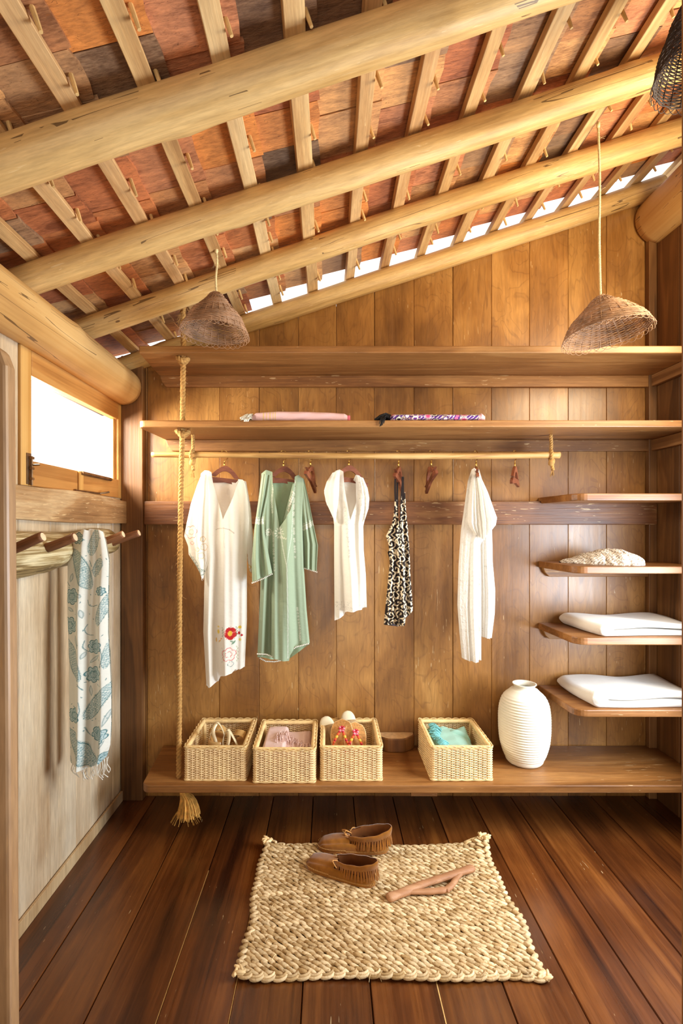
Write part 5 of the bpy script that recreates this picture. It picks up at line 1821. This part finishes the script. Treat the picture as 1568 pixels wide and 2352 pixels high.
def purp(x, y):
    p = Paint(x, y, (96, 46, 140))
    d, a, i = motif(x, y * 1.1, 21, 17)
    k = i % 5
    for kk, cs in enumerate([((240, 226, 226), (96, 46, 140), (232, 120, 170)), ((250, 240, 236), (232, 150, 180), (200, 70, 120)), ((40, 26, 50), (240, 232, 220), (40, 26, 50)), ((236, 214, 160), (96, 46, 140), (250, 240, 240)), ((240, 170, 200), (250, 240, 240), (120, 60, 150))]):
        m = k == kk
        p.put(m & (d < 9), cs[0])
        p.put(m & (d < 7), cs[1])
        p.put(m & (d < 4.4), cs[2])
        p.put(m & (np.abs(d - 8) < 0.8) & (np.sin(a * 14) > 0), (40, 26, 50))
    p.put((d > 8.6) & (np.sin(x * 0.7 + y * 0.8) > 0.72), (240, 226, 226))
    p.put(x > 1093, (240, 206, 210))
    p.put((x > 1093) & (np.sin(x * 1.3) * np.sin(y * 1.1) > 0.35), (220, 130, 150))
    return p.c


Z2 = H + 0.4236 + 0.030
px2 = lambda x: (x - 754) * 2.2 / F
r = roll('rolled_sarong', 'pale pink folded cloth with yellow stripes and white fringe on the long shelf', [px2(580), px2(590), px2(640), px2(720), px2(790), px2(797)], [.030, .040, .046, .044, .038, .030], [.05, .07, .08, .08, .07, .06], 2.205, Z2, pinkp)
mb = MB()
for k in range(46):
    a = np.array((px2(582), 2.205 + rnd.uniform(-0.03, 0.03), Z2 + rnd.uniform(0.004, 0.036)))
    e = np.array((px2(582) - rnd.uniform(0.02, 0.052), 2.17 + rnd.uniform(-0.028, 0.05), Z2 + rnd.uniform(0.002, 0.010)))
    mb.tube(spline([a, (a + e) / 2 + np.array((0, 0, 0.012)), e], 7), 0.0022, 4)
for k in range(9):
    a = np.array((px2(577) + rnd.uniform(-.012, .006), 2.16, Z2 + 0.012))
    mb.tube(spline([a, np.array((a[0] - .004, 2.138, Z2 + 0.004)), np.array((a[0] - .010, 2.1385, Z2 - 0.008))], 6), 0.002, 4)
mb.build('fringe', 'thread', r, smooth=True)['kind'] = 'stuff'
mb = MB().tube([(px2(795), 2.205, Z2 + 0.018), (px2(804), 2.205, Z2 + 0.018)], [0.016, 0.0145], 14)
mb.build('rolled_core', plain('rose_cloth', (214, 110, 130), 0.8), r, smooth=True)

r = roll('rolled_sarong', 'purple paisley folded cloth with a knotted black tassel fringe on the long shelf', [px2(894), px2(900), px2(960), px2(1095), px2(1100), px2(1108)], [.026, .031, .031, .029, .036, .026], [.05, .07, .075, .075, .08, .06], 2.195, Z2, purp)
mb = MB()
blk = plain('black_fringe', (22, 18, 18), 0.85)
for k in range(90):
    a = np.array((px2(895), 2.19 + rnd.uniform(-0.02, 0.02), Z2 + rnd.uniform(0.006, 0.026)))
    e = np.array((px2(893) - rnd.uniform(0.02, 0.068), 2.165 + rnd.uniform(-0.02, 0.04), Z2 + rnd.uniform(0.002, 0.014)))
    mb.tube(spline([a, (a + e) / 2 + np.array((0, 0, rnd.uniform(0.006, 0.022))), e], 7), 0.0017, 4)
for k in range(16):
    a = np.array((px2(880) + rnd.uniform(-.014, .006), 2.16, Z2 + 0.012))
    q = rnd.uniform(0.012, 0.03)
    mb.tube(spline([a, np.array((a[0] - .004, 2.137, Z2 + 0.005)), np.array((a[0] - q * .6, 2.138, Z2 - q))], 7), 0.0017, 4)
mb.lump((px2(893), 2.185, Z2 + 0.020), (0, 0, 1), (1, 0, 0), 0.014, 0.012, 0.012, 8, 6)
mb.build('fringe', blk, r, smooth=True)['kind'] = 'stuff'


# ---------------------------------------------------------------- woven mat
mx0, mx1, my0, my1 = -0.263, 0.640, 1.482, 2.077
r = root('woven_mat', ((mx0 + mx1) / 2, (my0 + my1) / 2, 0))
tag(r, 'rectangular braided water hyacinth mat on the dark plank floor', 'mat')
nrows = 26
dy = (my1 - my0) / nrows


def mlift(x, y):
    c = 0.0
    for cx, cy, hgt in ((mx0, my1, 0.018), (mx1, my1, 0.030), (mx0, my0, 0.004), (mx1, my0, 0.0)):
        c += hgt * math.exp(-(((x - cx) / 0.05) ** 2 + ((y - cy) / 0.05) ** 2))
    return c + 0.0025 * (1 + math.sin(x * 9 + y * 4))


def mx(x, y):
    """slight waviness of the sides"""
    k = 0.006 * math.sin(y * 16) + 0.004 * math.sin(y * 31)
    return x + k, y + 0.005 * math.sin(x * 11 + 1) - 0.012 * max(0, (x - 0.55) / 0.09) * max(0, (1.56 - y) / 0.08) + 0.008 * math.exp(-((x - mx0) / .03) ** 2)


def strand():
    k = rnd.random()
    c = np.array((0.46, 0.28, 0.11)) * (1 - k) + np.array((0.90, 0.68, 0.39)) * k
    return c * rnd.uniform(0.8, 1.0)


for i in range(nrows):
    y = my0 + (i + 0.5) * dy
    mb = MB()
    npc = 36
    st = (mx1 - mx0 - 0.03) / npc
    off = rnd.random() * st
    for k in range(npc + 1):
        for lay in (0, 1):
            x = mx0 + 0.012 + k * st + off * 0.5 + lay * st * 0.5 + rnd.uniform(-0.0025, 0.0025)
            if x > mx1 - 0.012:
                continue
            yy = y + (lay - 0.5) * 0.008 + rnd.uniform(-0.0015, 0.0015)
            X_, Y_ = mx(x, yy)
            ang = math.radians(-19 + rnd.uniform(-9, 9) - 8 * lay)
            tl = rnd.uniform(0.10, 0.26)
            dd = (math.cos(ang), math.sin(ang), -tl)
            mb.lump((X_, Y_, 0.0115 + rnd.uniform(-0.001, 0.0015) + mlift(x, y)), dd, (0, 0, 1), rnd.uniform(0.018, 0.0225), rnd.uniform(0.0068, 0.0086), rnd.uniform(0.0055, 0.0072), 6, 4, strand())
    k = rnd.uniform(0.94, 1.05)
    mb.build('braid', 'strands', r, smooth=True)
# edges: wrapped strands along the short sides, scallops along the near and far sides
mb = MB()
for side, sx in ((mx0, 1), (mx1, -1)):
    n = 46
    for k in range(n):
        y = my0 + (my1 - my0) * (k + 0.5) / n
        X_, Y_ = mx(side, y)
        mb.lump((X_ + 0.004 * sx * (k % 2), Y_, 0.012 + mlift(side, y)), (0.75 * sx, 0.55 * (1 if k % 2 else -1), 0.1), (0, 0, 1), 0.017, 0.0085, 0.0085, 6, 4, strand())
mb.build('side_edge', 'strands', r, smooth=True)['kind'] = 'stuff'
mb = MB()
for yb_, sg in ((my0, -1), (my1, 1)):
    n = 26
    for k in range(n):
        x = mx0 + (mx1 - mx0) * (k + 0.5) / n
        q = np.linspace(-0.1, math.pi + 0.1, 9)
        hw = (mx1 - mx0) / n * 0.56
        pts = []
        for a in q:
            X_, Y_ = mx(x + hw * math.cos(a), yb_ + sg * 0.012 * math.sin(a))
            pts.append((X_, Y_, 0.008 + 0.003 * math.cos(a) + mlift(x, yb_)))
        mb.tube(pts, 0.0048, 6, col=strand())
        mb.tube([(a_ - 0.002, b_ - sg * 0.006, c_ + 0.004) for a_, b_, c_ in pts], 0.004, 6, col=strand())
mb.build('scalloped_edge', 'strands', r, smooth=True)['kind'] = 'stuff'
mb = MB()
for cx, cy, n in ((mx0, my1, 8), (mx1, my1, 14), (mx0, my0, 10), (mx1, my0, 8)):
    for k in range(n):
        X_, Y_ = mx(cx, cy)
        a = rnd.uniform(0, 6.28)
        z = 0.012 + mlift(cx, cy)
        mb.lump((X_ + 0.010 * math.cos(a), Y_ + 0.010 * math.sin(a), z + rnd.uniform(-0.002, 0.006)), (math.cos(a + 1), math.sin(a + 1), rnd.uniform(-0.2, 0.5)), (0, 0, 1), rnd.uniform(0.014, 0.022), 0.006, 0.006, 6, 4)
X_, Y_ = mx(mx1, my1)
for k in range(6):
    mb.tube(spline([(X_ - 0.085, Y_ - 0.01 + k * 0.003, 0.022), (X_ - 0.04, Y_ + k * 0.002, 0.036), (X_ + 0.002, Y_ + k * 0.002, 0.044), (X_ + 0.012, Y_ - 0.01, 0.03)], 10), 0.0035, 6)
twist(mb, [(X_ - 0.012, Y_ + 0.004, 0.035), (X_ - 0.020, Y_ + 0.008, 0.060)], 0.008)
mb.build('corner_knots', 'mat', r, smooth=True)['kind'] = 'stuff'
mb = MB()
for k in range(70):
    x, y = rnd.uniform(mx0, mx1), rnd.uniform(my0, my1)
    if k < 25:
        y = my0 - 0.004
    a = rnd.uniform(0, 6.28)
    l = rnd.uniform(0.012, 0.035)
    mb.tube(spline([(x, y, 0.016), (x + l * .5 * math.cos(a), y + l * .5 * math.sin(a), 0.021), (x + l * math.cos(a), y + l * math.sin(a), 0.012)], 5), 0.0008, 3)
mb.build('loose_fibres', 'mat', r)['kind'] = 'stuff'
n = 14
P = np.array([[(*mx(mx0 + 0.006 + (mx1 - mx0 - 0.012) * i / n, my0 + 0.004 + (my1 - my0 - 0.008) * j / n), 0.004 + mlift(mx0 + (mx1 - mx0) * i / n, my0 + (my1 - my0) * j / n)) for i in range(n + 1)] for j in range(n + 1)])
MB().grid(P).build('underside', 'mat', r, color=(0.42, 0.33, 0.24))  # underside tinted dark to stand in for shade in the gaps between strands

# ---------------------------------------------------------------- moccasins
def moccasin(label, heel, toe, wid, seed, squash=0.0):
    heel, toe = np.array(heel, float), np.array(toe, float)
    ln = np.linalg.norm(toe - heel)
    fr = Fr(heel, toe - heel, (0, 0, 1))
    r = root('moccasin', heel)
    tag(r, label, 'moccasin', 'fringed suede moccasins')
    rr_ = np.random.RandomState(seed)
    hw = lambda t: 0.046 * (max(0, 1 - ((t - 0.5) / 0.5) ** 4)) ** 0.5 * (0.76 + 0.26 * t - 0.05 * math.sin(t * math.pi))
    # lower: moulded sole and puckered sides, open over the ankle
    nt, na = 40, 25
    def ring(t, a):
        w_ = hw(t)
        hz = np.interp(t, [0, .05, .3, .5, .62, .8, .93, 1], [.012, .036, .040, .046, .048, .043, .034, .006])
        c, s = math.cos(a), math.sin(a)
        bul = 1.08 if s < 0.5 else 1.0
        plug = -0.006 * math.exp(-((abs(c) - 0.62) / 0.12) ** 2) if t > 0.42 else 0
        return fr(t * ln, w_ * bul * np.sign(c) * abs(c) ** 0.65, max(0.0, hz * abs(s) ** 0.62 + plug + 0.004 * math.sin(t * 3)))
    P = np.array([[ring(t, math.pi * j / (na - 1)) for j in range(na)] for t in np.linspace(0, 1, nt)])
    mb = MB()
    k0 = mb.k
    mb.add(P.reshape(-1, 3), [])
    for i in range(nt - 1):
        for j in range(na - 1):
            t = (i + 0.5) / (nt - 1)
            if 0.10 < t < 0.53 and 6 <= j <= na - 8:
                continue
            mb.f.append([i * na + j, (i + 1) * na + j, (i + 1) * na + j + 1, i * na + j + 1])
    ol = [(t * ln, hw(t) * 1.06) for t in np.linspace(0.005, 0.995, 26)]
    ol = ol + [(x, -y) for x, y in ol[::-1]]
    mb.prism(ol, 0.0, 0.009, fr)
    mb.build('foot', 'suede', r, smooth=True)
    # collar standing round the ankle, inside and outside
    na = 44
    A = np.linspace(math.radians(24), math.radians(336), na)
    def rim(a, z):
        hq = (0.66 + 0.34 * (0.5 - 0.5 * math.cos(a)) ** 1.5)
        fl = np.interp(z, [0.03, 0.06, 0.095], [0, 0.006, 0.016])
        z = 0.012 + (z - 0.012) * hq
        cx = 0.27
        lean = squash * (z - 0.03)
        return fr((cx + 0.26 * math.cos(a)) * ln + fl * math.cos(a) * 0.8, (wid + fl * 0.5) * math.sin(a) + lean, z + 0.006 * math.cos(a) ** 2 * (1 if math.cos(a) < 0 else -0.6) + 0.0012 * math.sin(9 * a))
    mb = MB()
    Zs = [0.012, 0.03, 0.045, 0.06, 0.075, 0.088, 0.093, 0.092]
    mb.grid(np.array([[rim(a, z) for a in A] for z in Zs]))
    mb.build('collar', 'suede_in', r, smooth=True)
    mb = MB()
    Zs = [0.0935, 0.094, 0.088, 0.078, 0.068]
    mb.grid(np.array([[rim(a, z) + (fr.d * math.cos(a) + fr.s * math.sin(a)) * o for a in A] for z, o in zip(Zs, [0.0, 0.003, 0.0055, 0.007, 0.0075])]))
    mb.build('turned_flap', 'suede', r, smooth=True)
    mb = MB()
    for k in range(na - 1):
        a0, a1 = A[k], A[k + 1] - 0.045
        zb = 0.026 + rr_.uniform(-0.005, 0.005) + (0.010 if math.cos(a0) > 0.6 else 0)
        sw = rr_.uniform(-0.04, 0.04)
        pts = []
        for z, o in ((0.069, 0.0075), (0.056, 0.010), (0.043, 0.0145), (zb, 0.0185)):
            q = (0.069 - z) / 0.04
            o2 = o + rr_.uniform(-0.001, 0.001)
            row = []
            for a in (a0 + sw * q, a1 + sw * q - 0.01 * q):
                rd = fr.d * math.cos(a) + fr.s * math.sin(a)
                row += [rim(a, max(z, 0.03)) - fr.n * max(0, 0.03 - z) + rd * o2]
            rd = fr.d * math.cos(a0) + fr.s * math.sin(a0)
            row += [row[1] - rd * 0.0016, row[0] - rd * 0.0016]
            pts.append(row)
        mb.grid(np.array(pts), closed_u=True)
    mb.build('fringe', 'suede', r, smooth=False, color=(1.06, 1.0, 0.95))
    # stitching round the sole
    mb = MB()
    for sd in (1, -1):
        for k in range(64):
            t = 0.01 + 0.98 * k / 63
            p_ = fr(t * ln, sd * hw(t) * 1.10, 0.0125 + 0.004 * (t > 0.6))
            mb.lump(p_ + fr.s * sd * 0.0006, (fr.n * 1.0 + fr.d * 0.25), fr.s, 0.0032, 0.0011, 0.0011, 5, 3)
    mb.build('stitching', 'stitch', r)['kind'] = 'stuff'
    mb = MB()
    e1, e2 = rim(A[0], 0.088), rim(A[-1], 0.088)
    mid = fr(0.60 * ln, 0.0, 0.056)
    def lace(pts):
        mb.tube(spline(pts, 26), 0.0017, 5)
    if seed == 1:
        lace([fr(.5 * ln, -.02, .062), fr(.56 * ln, -.032, .056), fr(.64 * ln, -.046, .040), fr(.72 * ln, -.064, .012), fr(.80 * ln, -.068, .006)])
        lace([fr(.5 * ln, .02, .062), fr(.54 * ln, .04, .07), fr(.47 * ln, .05, .055)])
    else:
        lace([e1, e1 + fr.d * .018 + fr.n * .006, fr(.60 * ln, .015, .080), fr(.53 * ln, 0, .064), fr(.6 * ln, -.02, .062), fr(.66 * ln, -.03, .056)])
        lace([fr(.52 * ln, 0, .062), fr(.60 * ln, -.024, .056), fr(.66 * ln, -.050, .040), fr(.62 * ln, -.066, .018)])
        lace([e2, fr(.5 * ln, -.03, .068), fr(.42 * ln, -.056, .045), fr(.30 * ln, -.07, .024), fr(.16 * ln, -.075, .020)])
        mb.lump(mid, fr.s, fr.n, 0.008, 0.005, 0.005)
    mb.build('lace', 'lace', r, smooth=True)
    # bead-like leather toggle on the outer side
    MB().tube([fr(.40 * ln, -0.046, .026), fr(.40 * ln, -0.047, .042)], 0.009, 10).build('toggle', 'suede', r, smooth=True)


ZM = 0.0205
moccasin('tan suede fringed moccasin lying nearer the middle of the mat', (0.172, 1.835, ZM), (-0.084, 1.962, ZM), 0.024, 1, 0.15)
moccasin('tan suede fringed moccasin with stitched side at the far edge of the mat', (0.245, 2.035, ZM), (-0.045, 2.062, ZM), 0.031, 2)

# forked driftwood stick
r = root('forked_stick', (0.38, 1.84, 0.02))
tag(r, 'peeled forked driftwood stick lying on the woven mat', 'stick')
mb = MB()
zc = 0.031
A_ = [(0.207, 1.760, zc), (0.27, 1.790, zc), (0.335, 1.822, zc + 0.002), (0.40, 1.848, zc + 0.004), (0.47, 1.876, zc + 0.004), (0.555, 1.915, zc + 0.002)]
B_ = [(0.285, 1.792, zc), (0.345, 1.795, zc - 0.002), (0.395, 1.800, zc - 0.002), (0.425, 1.806, zc - 0.002), (0.452, 1.828, zc), (0.475, 1.858, zc + 0.002), (0.50, 1.886, zc + 0.003)]
q = spline(A_, 50)
mb.tube(q, np.interp(np.linspace(0, 1, 50), [0, .02, .25, .5, .8, .98, 1], [.010, .0155, .0145, .0125, .0135, .0145, .010]) * (1 + 0.05 * np.sin(np.arange(50) * 0.7)), 12, squash=(0.8, 1.15))
q = spline(B_, 40)
mb.tube(q, np.interp(np.linspace(0, 1, 40), [0, .3, .6, 1], [.009, .0115, .0105, .009]) * (1 + 0.06 * np.sin(np.arange(40) * 0.9)), 10, squash=(0.8, 1.1))
mb.lump((0.428, 1.797, zc), (0.2, -1, 0), (0, 0, 1), 0.010, 0.006, 0.006)
mb.build('wood', 'stick', r, smooth=True)
